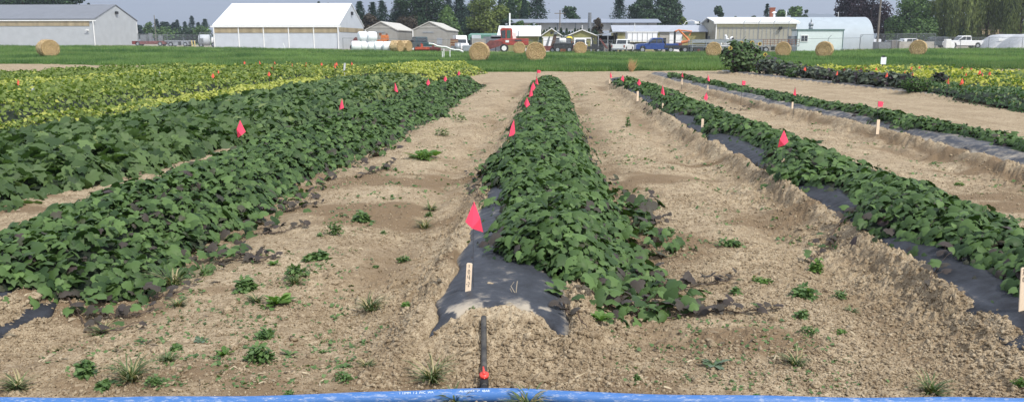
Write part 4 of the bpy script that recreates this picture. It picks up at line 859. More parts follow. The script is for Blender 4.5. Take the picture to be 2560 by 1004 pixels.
# auger / irrigation pipe and white posts
r = thing('irrigation_pipe', 'long white pipe slanting down to the right over white posts', 'pipe', (0, 0, 0), 0)
a = P(1072, 109, 105); b = P(1158, 129, 105); mid = [tuple(a[i] + (b[i] - a[i]) * k / 8 + (.08 * math.sin(k * 2) if i == 2 else 0) for i in range(3)) for k in range(9)]
r.location = spot(1115, 105); lo = r.location; mid = [(p[0] - lo[0], p[1] - lo[1], p[2] - lo[2]) for p in mid]; MB().tube(mid, .09, 8).tube([(p[0], p[1] + .2, p[2] - .1) for p in mid], .06, 6).build('pipe', m_trim, r)
for (u, vt, Y0, lab) in ((1106, 129, 78, 'short white post, left one of the pair under the slanting pipe'), (1110, 122, 78, 'taller white post, right one of the pair under the slanting pipe'), (1125, 125, 78, 'white post standing alone right of the pair'), (714, 108, 118, 'leaning white stake against the white barn wall')):
    r = thing('white_post', lab, 'post', spot(u, Y0), 0, 'white posts in the field'); ht = zat(vt, Y0) - tz(r.location.x, Y0); dx = -.3 if u < 720 else 0
    MB().tube([(0, 0, 0), (dx, 0, ht)], .04, 8).build('post', m_trim, r)

# ------------------------------------------------------------------ fences
m_mesh = M('chain_link', (.30, .32, .33), .6, .1, 8, alpha=.16)
def fence(label, pts, ht=1.9, gap=3.2, mesh=True, name='chain_link_fence', barb=False, col=None, link=None):
    P3 = [Vector(spot(u, Y)) for u, Y in pts]; org = P3[0].copy(); r = thing(name, label, 'fence', org, 0); mt = col or m_steel_d
    rail = []
    for a, b in zip(P3[:-1], P3[1:]):
        n = max(1, int((b - a).length / gap))
        for k in range(n + 1):
            p = a + (b - a) * k / n - org; p.z = tz(p.x + org.x, p.y + org.y) - org.z
            if k < n or b is P3[-1]:
                mm = MB().tube([(p.x, p.y, p.z - .2), (p.x, p.y, p.z + ht)], .035, 6)
                if barb: mm.tube([(p.x, p.y, p.z + ht), (p.x + .35, p.y - .2, p.z + ht + .45)], .03, 5)
                mm.build('post', mt, r)
            rail.append(p)
    MB().tube([(p.x, p.y, p.z + ht) for p in rail], .028, 6).build('top_rail', mt, r)
    if mesh:
        V = [(p.x, p.y, p.z + q) for p in rail for q in (0, ht)]; MB().add(V, [(2 * i, 2 * i + 1, 2 * i + 3, 2 * i + 2) for i in range(len(rail) - 1)]).build('wire_mesh', link or m_mesh, r)
    return r
fence('chain link fence between the grey barn and the white barn', [(346, 138), (420, 140), (500, 138)], 2.0, 3, barb=True)
r = fence('grey chain link gate beside the left end of the white barn', [(501, 136), (535, 136)], 2.4, 2.4, name='chain_link_gate')
fence('chain link fence in front of the sheds and the red harvester', [(858, 120.5), (1000, 121), (1185, 121), (1330, 119.5)], 1.75, 6.5, link=M('thin_chain_link', (.3, .32, .33), .6, .1, 8, alpha=.05))
fence('chain link fence in front of the parked trucks at the centre', [(1345, 119), (1530, 118), (1720, 117)], 1.75, 5.5, link=MATS['thin_chain_link'])
fence('barbed security fence in front of the portable office', [(1725, 116.5), (1985, 116.5), (2148, 122)], 1.85, 5.5, barb=True, link=MATS['thin_chain_link'])
fence('tall barbed posts and wire behind the flatbed trailers', [(1856, 126), (1968, 126)], 4.4, 2.2, mesh=False, name='security_fence', barb=True)
fence('tall chain link cage around the concrete bins at the right', [(2149, 131), (2190, 127), (2240, 126), (2336, 128)], 2.35, 2.6, name='fence_cage')
fence('long chain link fence in front of the white pickup and hoop houses', [(2338, 128), (2400, 127), (2470, 126), (2640, 124)], 1.75, 3.6)
# bins
r = thing('concrete_bins', 'row of pale concrete storage bins inside the fence cage', 'storage bins', spot(2196, 133), 0)
MB().box(3.2, 8.7, -.2, 0, 0, 1.25).box(3.2, 3.4, 0, 3, 0, 1.25).box(5.9, 6.1, 0, 3, 0, 1.25).box(8.5, 8.7, 0, 3, 0, 1.25).build('wall', m_conc, r); MB().box(0, 1.9, -.1, 2.2, 0, 1.2).build('bin', m_steel_d, r); MB().box(2.1, 3.1, .1, 2.0, 0, 1.45).build('cabinet', M('grey_box', (.16, .15, .14), .7, .2), r)
for (u, wd, h_, lab) in ((2367, .42, 1.5, 'tall white cabinet in front of the white pickup'), (2377, .38, .95, 'short white box beside the tall white cabinet')):
    r = thing('white_cabinet', lab, 'cabinet', spot(u, 131), 0); MB().box(-wd, wd, -.35, .35, 0, h_).build('case', m_white, r, bevel=.03); MB().box(-wd * .8, wd * .8, -.38, -.35, .1, h_ - .15).build('door', m_trim, r)
# the cart and tank at the gate
r = thing('silver_tanker', 'silver round ended tank vehicle behind the gate at the white barn', 'tanker', spot(516, 146), rad(12))
MB().tube([(-1.2, 0, 1.2), (-1.1, 0, 1.2), (.6, 0, 1.2), (.7, 0, 1.2)], [.5, .95, .95, .5], 16).build('tank', m_pale_wall, r, smooth=True); MB().tube([(.9, 0, 1.0), (1.0, 0, 1.0), (1.9, 0, 1.0), (2.0, 0, 1.0)], [.4, .7, .7, .4], 16).build('small_tank', m_trim, r, smooth=True)
MB().box(-1.0, -.3, -.96, -.9, .7, 1.5).build('grille', m_steel_d, r)
for x in (-.8, 1.3): wheel(r, x, -.6, .4); wheel(r, x, .6, .4)
r = thing('farm_trailer', 'low pale farm trailer behind the fence between the two barns', 'trailer', spot(455, 150), 0)
MB().box(-2.6, 2.2, -1, 1, .9, 1.1).box(-2.4, -.3, -.9, .9, .2, .9).box(.3, 1.6, -1, 1, .3, .9).build('deck', m_steel, r)
for x in (-1.6, 1.0): wheel(r, x, -.9, .4); wheel(r, x, .9, .4)
for (u, lab) in ((481, 'left one of two short yellow posts by the gate'), (488, 'right one of two short yellow posts by the gate')):
    r = thing('yellow_post', lab, 'post', spot(u, 137), 0); MB().tube([(0, 0, 0), (-.05, 0, 1.1)], .09, 8).build('post', M('faded_yellow', (.55, .45, .20), .7, .2), r)
r = thing('red_trailer', 'dull red machinery on a trailer behind the fence beside the grey barn', 'trailer', spot(378, 150), 0)
MB().box(-3, 3.4, -.9, .9, .35, .9).build('deck', m_redd, r); MB().box(-1.6, -.6, -.5, .5, .9, 2.0).box(-.2, .3, -.3, .3, .9, 2.3).box(1.5, 2.1, -.3, .3, .9, 1.9).build('machine', m_steel_d, r)
for x in (-2, 2): wheel(r, x, -.8, .4); wheel(r, x, .8, .4)

# ------------------------------------------------------------------ poles
def pole(u, Y, vt, label, R_=.14, arm=None, name='utility_pole', mat=None, cat='pole'):
    r = thing(name, label, cat, spot(u, Y), 0); ht = zat(vt, Y) - r.location.z; MB().tube([(0, 0, 0), (0, 0, ht)], [R_, R_ * .75], 8).build('pole', mat or m_polew, r)
    if arm == 'cross': MB().box(-1.1, 1.1, -.07, .07, ht - .7, ht - .55).build('crossarm', m_polew, r)
    if arm == 'lamp': pts = [(0, 0, ht), (.5, 0, ht + .9), (1.6, 0, ht + 1.2), (2.6, 0, ht + .9)]; MB().tube(pts, .07, 6).build('arm', m_trim, r); MB().box(2.2, 3.0, -.2, .2, ht + .55, ht + .95).build('lamp_head', m_trim, r)
    return r
pole(1399, 170, 26, 'wooden utility pole with a crossarm behind the small olive garage', arm='cross')
pole(2192, 150, -60, 'tall bare wooden pole in front of the purple leaved tree', .20)
pole(391, 300, 38, 'thin tall pole above the far trees between the barns', .18)
pole(1705, 160, 67, 'white curved arm street lamp above the olive shed roof', .08, 'lamp', 'street_lamp', m_trim, 'street lamp')
pole(1585, 136, 58, 'thin white mast on the olive shed behind the white pickup', .06, mat=m_trim, name='mast')
pole(1473, 176, 32, 'plain grey monument like column beside the russet tree', .45, mat=m_steel_d, name='column', cat='column')
pole(2090, 190, 30, 'slim pale pole at the left edge of the purple leaved tree', .10, mat=m_trim)
# ================================================================== TREES
TRK = M('bark', (.085, .065, .05), .9, .3, 5, stretch=(1, 1, .2))
def tree_mat(name, dark, light): return leaf_mat('crown_' + name, dark, light, purple=tuple(min(.5, c * 1.7 + .01) for c in light), rough=.6, trans=.18, spec=.25)
TM = {
 'dark': tree_mat('dark', (.010, .028, .012), (.038, .078, .028)),
 'fir': tree_mat('fir', (.008, .024, .016), (.028, .062, .036)),
 'blue': tree_mat('blue', (.012, .028, .026), (.032, .062, .052)),
 'mid': tree_mat('mid', (.026, .062, .016), (.105, .175, .045)),
 'gold': tree_mat('gold', (.05, .080, .016), (.165, .205, .048)),
 'light': tree_mat('light', (.04, .09, .02), (.13, .20, .045)),
 'purple': tree_mat('purple', (.010, .006, .010), (.036, .020, .028)),
 'brown': tree_mat('brown', (.030, .024, .014), (.075, .055, .034)),
 'willow': tree_mat('willow', (.028, .048, .012), (.165, .200, .060)),
}
TQ = (np.array([(-.5, -.4, -.08), (.5, -.35, .05), (.45, .4, -.08), (-.4, .45, .06)]), np.array([(0, 1, 2), (0, 2, 3)]))
TT = (np.array([(-.15, -.22, 0), (-.15, .22, 0), (.3, .30, .0), (.3, -.3, .0), (1.0, 0, -.12)]), np.array([(0, 3, 1), (1, 3, 2), (2, 3, 4)]))
def tree(kind, u, Y, vtop, hw, mk, label, seed=0, name=None, cat='tree', group=None, vb=None, dens=1.0):
    rs = np.random.RandomState(seed + 1000); x, y, z = spot(u, Y); h = zat(vtop, Y) - z; hw = hw * (1.3 if 895 < u < 1370 else 1.1); R = hw / F * Y
    r = thing(name or {'fir': 'fir_tree', 'round': 'broadleaf_tree', 'willow': 'willow_tree', 'column': 'column_tree', 'pyr': 'cedar_tree'}[kind], label, cat, (x, y, z), 0, group)
    pxm = Y / 820.0
    ls = max(.28, 1.5 * pxm) * (1.0 if kind != 'willow' else .8)
    area = R * h; N = int(min(15000, max(900, 13 * area / ls ** 2)) * dens)
    vis = 0
    if kind in ('fir', 'pyr', 'column'):
        zb = .08 * h
        if kind == 'fir':
            N = int(N * 1.1); q = rs.uniform(0, 1, N) ** 1.25; zz = zb + (h - zb) * q; tier = np.floor(zz / (h * .042) + rs.uniform(-.3, .3, N)); a = rs.uniform(0, 6.283, N)
            nb = 9; br = np.floor(a / 6.283 * nb + tier * 2.3); jr = _h(br, tier, seed); a = (br + rs.normal(0, .22, N) - tier * 2.3) / nb * 6.283
            prof = (1 - q) ** .75 * (.60 + .75 * jr) + .02; rr = R * prof * rs.uniform(.08, 1, N) ** .6; zz = tier * h * .042 - rr * .28 + rs.normal(0, .28, N) + (jr - .5) * h * .05 + zb * .5 + (rr / R) ** 2 * .6
            zz = np.clip(zz, .3, h); nn = np.stack([np.cos(a) * .5, np.sin(a) * .5, np.ones(N)], 1) + rs.normal(0, .35, (N, 3))
        elif kind == 'pyr':
            q = rs.uniform(0, 1, N); zz = zb + (h - zb) * q; a = rs.uniform(0, 6.283, N); prof = (1 - q) ** .7 * (.8 + .4 * vn(a * 3, zz * .8, seed)); rr = R * prof * rs.uniform(.75, 1.05, N); nn = np.stack([np.cos(a), np.sin(a), .6 + 0 * a], 1) + rs.normal(0, .5, (N, 3))
        else:
            q = rs.uniform(0, 1, N); zz = zb + (h - zb) * q; a = rs.uniform(0, 6.283, N); prof = np.sqrt(np.clip(1 - (q * 1.35 - .35) ** 2, 0, 1)) * (.85 + .3 * vn(a * 3, zz * 1.5, seed)); rr = R * prof * rs.uniform(.8, 1.05, N); nn = np.stack([np.cos(a), np.sin(a), .5 + 0 * a], 1) + rs.normal(0, .5, (N, 3))
        pos = np.stack([rr * np.cos(a), rr * np.sin(a), zz], 1); ang = a
    else:
        K = int(16 + rs.randint(8)); cs = []; low = .08 * h if vb is None else vb
        for k in range(K):
            a = rs.uniform(0, 6.283); q = rs.uniform(0, 1); zc = low + (h - low) * (.12 + .80 * q); env = math.sqrt(max(.05, 1 - (2 * (q * .85 + .05) - .9) ** 2)); rr = R * env * rs.uniform(.25, .78); cs.append((rr * math.cos(a), rr * math.sin(a), zc, R * rs.uniform(.24, .42)))
        cs.append((0, 0, h - R * .34, R * .34)); cs.append((0, 0, low + (h - low) * .5, R * .62))
        cs = np.array(cs); pk = rs.choice(len(cs), N, p=(cs[:, 3] ** 2) / (cs[:, 3] ** 2).sum()); d = rs.normal(0, 1, (N, 3)); d /= np.linalg.norm(d, axis=1, keepdims=True); rr = cs[pk, 3] * rs.uniform(.55, 1.12, N)
        pos = cs[pk, :3] + d * rr[:, None] * np.array([1, 1, .85]); nn = d + rs.normal(0, .45, (N, 3)) + np.array([0, 0, .35]); ang = rs.uniform(0, 6.283, N); vis = pk
        if kind == 'willow':
            # hanging strands: shift leaves down along strings
            st_ = rs.randint(0, 150, N); sx = rs.normal(0, 1, (150, 3)); sx /= np.linalg.norm(sx, axis=1, keepdims=True); sx[:, 2] = np.abs(sx[:, 2]); sr = rs.uniform(.55, 1.05, 150)[:, None]
            top = sx * sr * np.array([R, R, h * .42]) + np.array([0, 0, h * .55]); ln = rs.uniform(.25, .62, 150) * h; q = rs.uniform(0, 1, N)
            pos = top[st_] + np.stack([rs.normal(0, .28, N), rs.normal(0, .28, N), -q * ln[st_]], 1); pos[:, 2] = np.maximum(pos[:, 2], 1.0 + rs.uniform(0, 1, N)); nn = np.stack([sx[st_, 0], sx[st_, 1], .15 + 0 * q], 1) + rs.normal(0, .4, (N, 3)); ang = rs.uniform(0, 6.283, N); vis = st_
    nn = nn + 1e-3; tv, tf = TQ if kind != 'fir' else TT
    sc = ls * rs.uniform(.6, 1.4, N); scl = np.stack([sc, sc, sc], 1)
    if kind == 'willow': R_ = frames(nn, ang); R_ = np.stack([np.cross(np.array([0, 0, 1.]), nn) / (np.linalg.norm(np.cross(np.array([0, 0, 1.]), nn), axis=1, keepdims=True) + 1e-6), np.tile(np.array([0, 0, 1.]), (N, 1)), nn / np.linalg.norm(nn, axis=1, keepdims=True)], 2); scl = np.stack([sc * .45, sc * 2.0, sc], 1)
    else: R_ = frames(nn, ang)
    V, Fc = scatter(tv, tf, pos, R_, scl)
    cl = _h(np.asarray(vis) * np.ones(N), np.zeros(N), seed + 5) if np.ndim(vis) else fbm(pos[:, 0] * .7, pos[:, 2] * .7, seed)
    rv = np.clip((.75 if kind == 'willow' else .45) * cl + rs.normal(.22, .2, N), 0, 1)
    np_mesh('crown', V, Fc, TM[mk], parent=r, attrs=dict(rnd=np.repeat(rv, len(tv)), pur=np.repeat((rs.uniform(0, 1, N) < .06) * .7, len(tv))))
    tr = MB().tube([(0, 0, -.3), (.05, 0, h * .3), (0, .05, h * (.95 if kind in ('fir', 'pyr') else .7))], [max(.14, h * .022), h * .016, .05], 8)
    if kind in ('round', 'willow'):
        for k in range(6):
            a = k * 1.05 + seed; tr.tube([(0, 0, h * (.2 + .04 * k)), (math.cos(a) * R * .35, math.sin(a) * R * .35, h * (.42 + .03 * k)), (math.cos(a) * R * .7, math.sin(a) * R * .7, h * (.6 + .02 * k))], [h * .012, h * .007, .04], 6)
    tr.build('trunk', TRK, r)
    return r
GT = 'trees behind the farm buildings'
TL = [
 # behind the grey barn
 ('round', 20, 215, -62, 62, 'dark', 'dark broadleaf tree over the left end of the grey barn roof'), ('round', 88, 215, -75, 60, 'dark', 'tallest dark tree behind the grey barn'),
 ('round', 150, 220, -55, 58, 'dark', 'dark tree behind the middle of the grey barn roof'), ('round', 196, 218, -22, 34, 'dark', 'rightmost dark tree showing above the grey barn roof'),
 ('round', 231, 240, 8, 7, 'dark', 'tiny tree tip over the grey barn roof near its gable'),
 # far line between the barns
 ('round', 352, 330, 62, 14, 'blue', 'low far tree beside the grey barn gable'), ('round', 374, 325, 58, 17, 'mid', 'lighter green low tree right of the grey barn'), ('fir', 396, 330, 48, 13, 'blue', 'far fir behind the thin tall pole'), ('round', 414, 335, 56, 18, 'blue', 'flat topped far tree right of the thin pole'),
 ('round', 440, 335, 54, 17, 'blue', 'broad far tree in the middle of the gap between the barns'), ('fir', 447, 330, 50, 8, 'blue', 'short far fir left of the tallest one in the gap'), ('fir', 466, 330, 54, 9, 'blue', 'small pointed fir just left of the tallest one in the gap'), ('fir', 484, 330, 40, 13, 'blue', 'tallest far fir with a thin tip between the barns'), ('fir', 499, 335, 56, 9, 'blue', 'small fir right of the tallest one in the gap'),
 ('fir', 516, 325, 48, 18, 'fir', 'wide dark fir at the left end of the white barn'), ('round', 505, 320, 68, 28, 'mid', 'low green tree behind the gate of the white barn'), ('round', 420, 318, 72, 34, 'mid', 'low wide tree behind the barns fence'), ('round', 462, 319, 74, 30, 'dark', 'low dark tree behind the farm trailer'),
 ('fir', 801, 300, 4, 8, 'fir', 'left tree tip over the white barn ridge'), ('fir', 825, 305, 8, 6, 'fir', 'right tree tip over the white barn ridge'),
 # between white barn and the harvester
 ('fir', 903, 205, 4, 26, 'fir', 'ragged fir just right of the white barn gable'), ('round', 925, 200, 34, 24, 'brown', 'brownish low tree right of the white barn gable'), ('fir', 935, 215, 6, 22, 'fir', 'slim fir above the first grey shed, left one'), ('fir', 958, 210, 2, 26, 'fir', 'slim fir above the first grey shed, right one'),
 ('fir', 1002, 212, -22, 34, 'fir', 'wide dark fir between the two grey sheds'), ('round', 1012, 196, 36, 34, 'brown', 'rust brown tree between the two grey shed roofs'), ('round', 1066, 208, -60, 56, 'dark', 'huge dense tree above the second grey shed'), ('round', 1010, 230, 30, 40, 'dark', 'dark filler tree behind the rust brown one'),
 ('pyr', 1120, 192, 14, 36, 'mid', 'pointed mid green cedar right of the second grey shed'), ('fir', 1122, 235, -18, 24, 'blue', 'bluish fir behind the pointed cedar'), ('fir', 1150, 215, -12, 34, 'fir', 'big dark fir behind the white van'), ('round', 1172, 225, 8, 32, 'blue', 'bluish tree left of the golden green maple'), ('fir', 1190, 235, -30, 26, 'blue', 'tall dark fir behind the golden green maple'),
 ('round', 1215, 180, -10, 40, 'gold', 'golden green maple left of the workshop'), ('pyr', 1250, 200, -2, 13, 'fir', 'narrow dark pointed tree right of the golden green maple'), ('round', 1274, 230, -15, 28, 'light', 'light green tree behind the workshop chimney pipe'), ('round', 1298, 225, -12, 26, 'light', 'light green tree left of the black cypress'), ('column', 1278, 205, -8, 11, 'dark', 'dark slim tree in front of the light green ones'),
 ('pyr', 1311, 200, -14, 13, 'fir', 'black green cypress cut by the top edge'), ('fir', 1343, 205, -26, 38, 'fir', 'wide fir at the right end of the tree wall'), ('round', 1300, 172, 52, 17, 'mid', 'low rounded shrub tree above the workshop roof ridge'), ('round', 1332, 172, 56, 12, 'mid', 'low yellow green shrub tree at the workshop roof end'), ('round', 1262, 190, 42, 26, 'dark', 'low dark tree behind the workshop roof'), ('round', 1185, 186, 50, 30, 'dark', 'low dark tree behind the teal roofed shed'),
 ('round', 1424, 235, 16, 26, 'dark', 'isolated dark round tree above the warehouse roof'), ('round', 1494, 158, 44, 18, 'brown', 'thin russet tree with gaps in front of the warehouse'),
 ('fir', 1546, 225, -22, 30, 'fir', 'dark fir left of the very large tree'), ('round', 1600, 220, -10, 42, 'dark', 'left lobe tree of the very large dark group'), ('round', 1650, 215, -30, 58, 'dark', 'very large dark broadleaf tree at the centre right'), ('round', 1684, 225, 20, 28, 'dark', 'right side tree of the very large dark group'), ('round', 1704, 190, 42, 16, 'gold', 'small golden tree below the very large dark tree'), ('round', 1616, 195, 44, 9, 'light', 'tiny light green tree tip over the warehouse roof end'),
 ('fir', 1744, 240, 54, 13, 'dark', 'small dark fir left of the cream metal building'), ('round', 1793, 235, 14, 17, 'dark', 'lone dark tree above the cream building ridge'), ('round', 1835, 300, 42, 4, 'dark', 'very small round tree above the cream building'), ('round', 1880, 260, 38, 12, 'dark', 'small low tree left of the brick chimney'),
 ('fir', 1912, 225, 10, 13, 'fir', 'ragged fir immediately left of the brick chimney'), ('round', 1950, 230, 24, 22, 'mid', 'green tree immediately right of the brick chimney'), ('round', 1985, 228, 16, 28, 'mid', 'widest green tree behind the arched hall'), ('round', 2010, 235, 24, 14, 'dark', 'right end tree of the group over the arched hall'),
 ('round', 2104, 215, 12, 16, 'dark', 'dark green tree touching the purple one on its left'), ('round', 2150, 190, -45, 60, 'purple', 'large purple leaved tree behind the arched hall end'), ('round', 2204, 196, 34, 24, 'purple', 'smaller purple leaved tree below the first'),
 ('round', 2277, 172, -12, 62, 'mid', 'spreading green tree above the fence cage'), ('round', 2300, 165, 48, 42, 'mid', 'low branching green tree behind the concrete bins'), ('round', 2222, 180, 62, 12, 'light', 'small yellow green sapling behind the fence cage'), ('round', 2245, 200, 40, 34, 'dark', 'dark tree behind the spreading green one'),
 ('willow', 2382, 168, -70, 62, 'willow', 'weeping willow directly above the white pickup'), ('willow', 2462, 172, -95, 58, 'willow', 'weeping willow in front of the brown house'), ('willow', 2545, 165, -90, 58, 'willow', 'weeping willow at the right edge over the hoop houses'), ('round', 2372, 205, 42, 42, 'dark', 'dark understory tree left of the brown house'), ('round', 2470, 225, -20, 50, 'mid', 'green tree showing between the willows'), ('round', 2540, 200, 55, 40, 'dark', 'dark understory tree right of the brown house'), ('round', 2620, 180, -60, 60, 'willow', 'pale willow beyond the right edge'),
]
for i, a in enumerate(TL): tree(*a, seed=i * 7 + 3, group=GT)
# hedge of narrow arborvitae between the garages
rs0 = random.Random(5); k = 0
HL = ['left of the small garage', 'between the two olive garages']
hs = [1346, 1352] + [1405, 1411, 1417, 1424, 1431, 1438, 1445, 1452]
r = thing('clipped_hedge', 'row of dark pointed arborvitae behind the two olive garages', 'hedge', spot(1348, 152), 0)
for i, u in enumerate(range(1346, 1500, 7)):
    rs = np.random.RandomState(i); x = bx(u, 152) - r.location.x; h_ = 3.6 + rs.uniform(-.4, .5) ; N = 260; q = rs.uniform(0, 1, N); a = rs.uniform(0, 6.28, N); rr = .42 * np.sqrt(np.clip(1 - (q * 1.2 - .2) ** 2, 0, 1)) * rs.uniform(.8, 1.1, N)
    pos = np.stack([x + rr * np.cos(a), rr * np.sin(a), q * h_], 1); V, Fc = scatter(*TQ, pos, frames(np.stack([np.cos(a), np.sin(a), .5 + 0 * a], 1), a), np.full(N, .30))
    np_mesh('arborvitae', V, Fc, TM['dark'], parent=r, attrs=dict(rnd=np.repeat(np.clip(rs.normal(.4, .2, N), 0, 1), 4), pur=np.zeros(4 * N)))

# ================================================================== GREEN FIELD
def field():
    rs = np.random.RandomState(77); N = 130000
    Yc = 1 / rs.uniform(1 / 124., 1 / 44., N); K = rs.uniform(-.78, .78, N); X = K * Yc
    fe = np.interp(X, *FIELD) + (fbm(X * .8, Yc * .8, 101) - .5) * 1.6; far = 121 + np.interp(K, [-.6, -.3, 0, .3, .6], [4, 2, 0, 0, 3])
    keep = (Yc > fe) & (Yc < far) ; X, Yc = X[keep], Yc[keep]; N = len(X)
    nb = 5; bl = []; fc = []
    for b in range(nb):
        a = b * 2.5; d = np.array([math.cos(a), math.sin(a)]); o = len(bl) ; L0 = .5 + .12 * b
        bl += [(d[0] * .15 - d[1] * .08, d[1] * .15 + d[0] * .08, 0), (d[0] * .15 + d[1] * .08, d[1] * .15 - d[0] * .08, 0), (d[0] * L0, d[1] * L0, 1.0 - .12 * b)]; fc.append((o, o + 1, o + 2))
    sz = .22 + .0016 * Yc; hgt = (.10 + .40 * fbm(X * .30, Yc * .22, 401)) * rs.uniform(.7, 1.25, N)
    pos = np.stack([X, Yc, far_z(X, Yc)], 1); R_ = frames(np.stack([rs.normal(0, .15, N), rs.normal(0, .15, N), np.ones(N)], 1), rs.uniform(0, 6.28, N))
    V, Fc = scatter(np.array(bl), np.array(fc), pos, R_, np.stack([sz, sz, hgt], 1))
    rv = np.clip(.55 * sstep(.3, .7, fbm(X * .16, Yc * .10, 403)) + .40 * sstep(.3, .7, fbm(X * .8, Yc * .35, 405)) + rs.normal(0, .14, N), 0, 1)
    pv = ((rs.uniform(0, 1, N) < .02 + .42 * sstep(.52, .70, fbm(X * .1 + 2, Yc * .25, 407))) * .6)
    o = np_mesh('field_grass', V, Fc, leaf_mat('field_blades', (.052, .115, .036), (.205, .300, .105), purple=(.20, .23, .09), trans=.45, rough=.6), attrs=dict(rnd=np.repeat(rv, len(bl)), pur=np.repeat(pv, len(bl))))
    setp(o, 'bright green forage crop filling the field behind the rows', 'forage crop', kind='stuff')
field()
# distant hills, woodland green with the blue of far air mixed into it
r = MB(); 
ys = 5200; pts = []
for i in range(61):
    x = 1100 + i * 45; pts.append((x, ys, 60 + 150 * float(fbm(np.array([i * .13]), np.array([0.]), 55, 4)[0])))
V = []; 
for (x, y, z) in pts: V += [(x, y - 900, -5), (x, y, z), (x, y + 900, -5)]
o = r.add(V, [(3 * i + j, 3 * i + 3 + j, 3 * i + 4 + j, 3 * i + 1 + j) for i in range(60) for j in (0, 1)]).build('hills', M('wooded_hills', (.05, .085, .075), .9, .1, .01), smooth=True); setp(o, kind='structure')
# ================================================================== RIGHT HAND PLOT
GR = 'vegetable plants right of the bare lane'
TOM = leaf_mat('low_green_leaf', (.030, .070, .022), (.10, .175, .055), purple=(.30, .30, .10), trans=.25)
BYE = leaf_mat('yellowing_bean_leaf', (.060, .115, .020), (.17, .23, .05), purple=(.58, .55, .10), trans=.35)
PEP = leaf_mat('dark_bush_leaf', (.020, .034, .018), (.085, .110, .060), purple=(.035, .022, .030), trans=.12, spec=.5)
FEA = leaf_mat('bright_bush_leaf', (.035, .085, .015), (.085, .165, .030), trans=.25)
SUNL = leaf_mat('sunflower_leaf', (.035, .075, .022), (.13, .20, .065), trans=.25)
canopy([(15, 11.3, 15), (18, 11.1, 14.5), (21, 11.1, 14), (24, 11.3, 13.6), (27.5, 11.6, 13.0)], .34, lambda m: 170, lambda m: .10, 91, lambda m: LEAF_OV, TOM, 'vegetable_patch', 'low dark green plants at the right edge in front of the yellow beans', 'crop patch', GR, purf=YEL(.08), power=6, tilt=.6)
canopy([(17, 15.2, 18.0), (24, 13.8, 16.6), (30, 12.9, 15.6), (36, 12.2, 14.8), (43, 11.6, 14.0)], .46, lambda m: 130, lambda m: .13, 93, lambda m: LEAF_OV, BYE, 'bean_row', 'bright yellow bean row at the right with many orange flags', 'crop row', GR, purf=YEL(.62), power=6, tilt=.6)
canopy([(20, 18.2, 21.5), (28, 16.8, 20.2), (36, 15, 20.0), (44, 14.2, 20)], .44, lambda m: 75, lambda m: .17, 95, lambda m: LEAF_SP3, BYE, 'bean_row', 'farther yellow green bean row along the right edge of the green field', 'crop row', GR, purf=YEL(.45), power=6, tilt=.6)
def bush(u, vb, vt, hw, mat, lab, leaf=.13, n=700, seed=1, name='pepper_bush', cat='bush', grp='dark bushes along the lane', temp=None):
    x, y = g(u, vb); rs = np.random.RandomState(seed); z = float(hg(x, y, False)); h_ = max(.3, P(u, vt, y)[2] - z); R = hw / F * y
    r = thing(name, lab, cat, (x, y, z), 0, grp); d = rs.normal(0, 1, (n, 3)); d /= np.linalg.norm(d, axis=1, keepdims=True); q = rs.uniform(.35, 1.05, n)[:, None]
    lob = .55 + .95 * fbm(d[:, 0] * 3 + 3, d[:, 2] * 3 + seed, seed)[:, None]
    pos = d * q * lob * np.array([R, R * .8, h_ * .55]) + np.array([0, 0, h_ * .5]); pos[:, 2] = np.maximum(pos[:, 2], .03)
    nn = d + rs.normal(0, .5, (n, 3)) + np.array([0, -.1, .5]); tv, tf = temp or LEAF_OV; sc = leaf * rs.uniform(.6, 1.4, n)
    V, Fc = scatter(tv, tf, pos, frames(nn, rs.uniform(0, 6.28, n)), sc)
    np_mesh('foliage', V, Fc, mat, parent=r, attrs=dict(rnd=np.repeat(np.clip(rs.normal(.4, .25, n), 0, 1), len(tv)), pur=np.repeat((rs.uniform(0, 1, n) < .15) * 1., len(tv))))
    m = MB()
    for k in range(7): a = k * .9; m.tube([(0, 0, -.02), (math.cos(a) * R * .3, math.sin(a) * R * .3, h_ * .4), (math.cos(a) * R * .6, math.sin(a) * R * .6, h_ * .75)], [.02, .014, .006], 5)
    m.build('stem', STEM, r); return r, h_, R
for i, a in enumerate([(1922, 190, 146, 34, 'dark leafy bush touching the sunflower thicket'), (1968, 194, 156, 32, 'second dark bush right of the sunflower thicket'), (2022, 201, 167, 36, 'dark bush with purplish leaves left of the light green dome plant'), (2062, 206, 172, 26, 'small dark bush left of the gap before the yellow beans'),
        (2120, 213, 178, 38, 'dark bush below the first orange flags'), (2170, 218, 182, 34, 'dark bush left of the white plate post'), (2222, 224, 183, 36, 'dark bush below the white plate post'), (2262, 229, 188, 26, 'last dark bush before the bright green dome plant'), (2345, 225, 186, 18, 'single dark bush among the yellow beans')]):
    bush(a[0], a[1], a[2], a[3], PEP, a[4], .19, 620, i + 3)
bush(1982, 199, 170, 22, FEA, 'light green dome shaped plant between the dark bushes', .06, 1300, 31, 'dome_plant', 'plant')
bush(2290, 236, 196, 38, FEA, 'bright green feathery dome plant at the end of the dark bushes', .06, 2200, 32, 'dome_plant', 'plant')
r, h_, R = bush(1852, 184, 108, 46, SUNL, 'tall sunflower thicket with drooping flower heads beside the green field', .17, 3000, 41, 'sunflower_thicket', 'sunflowers', None, LEAF_SP2)
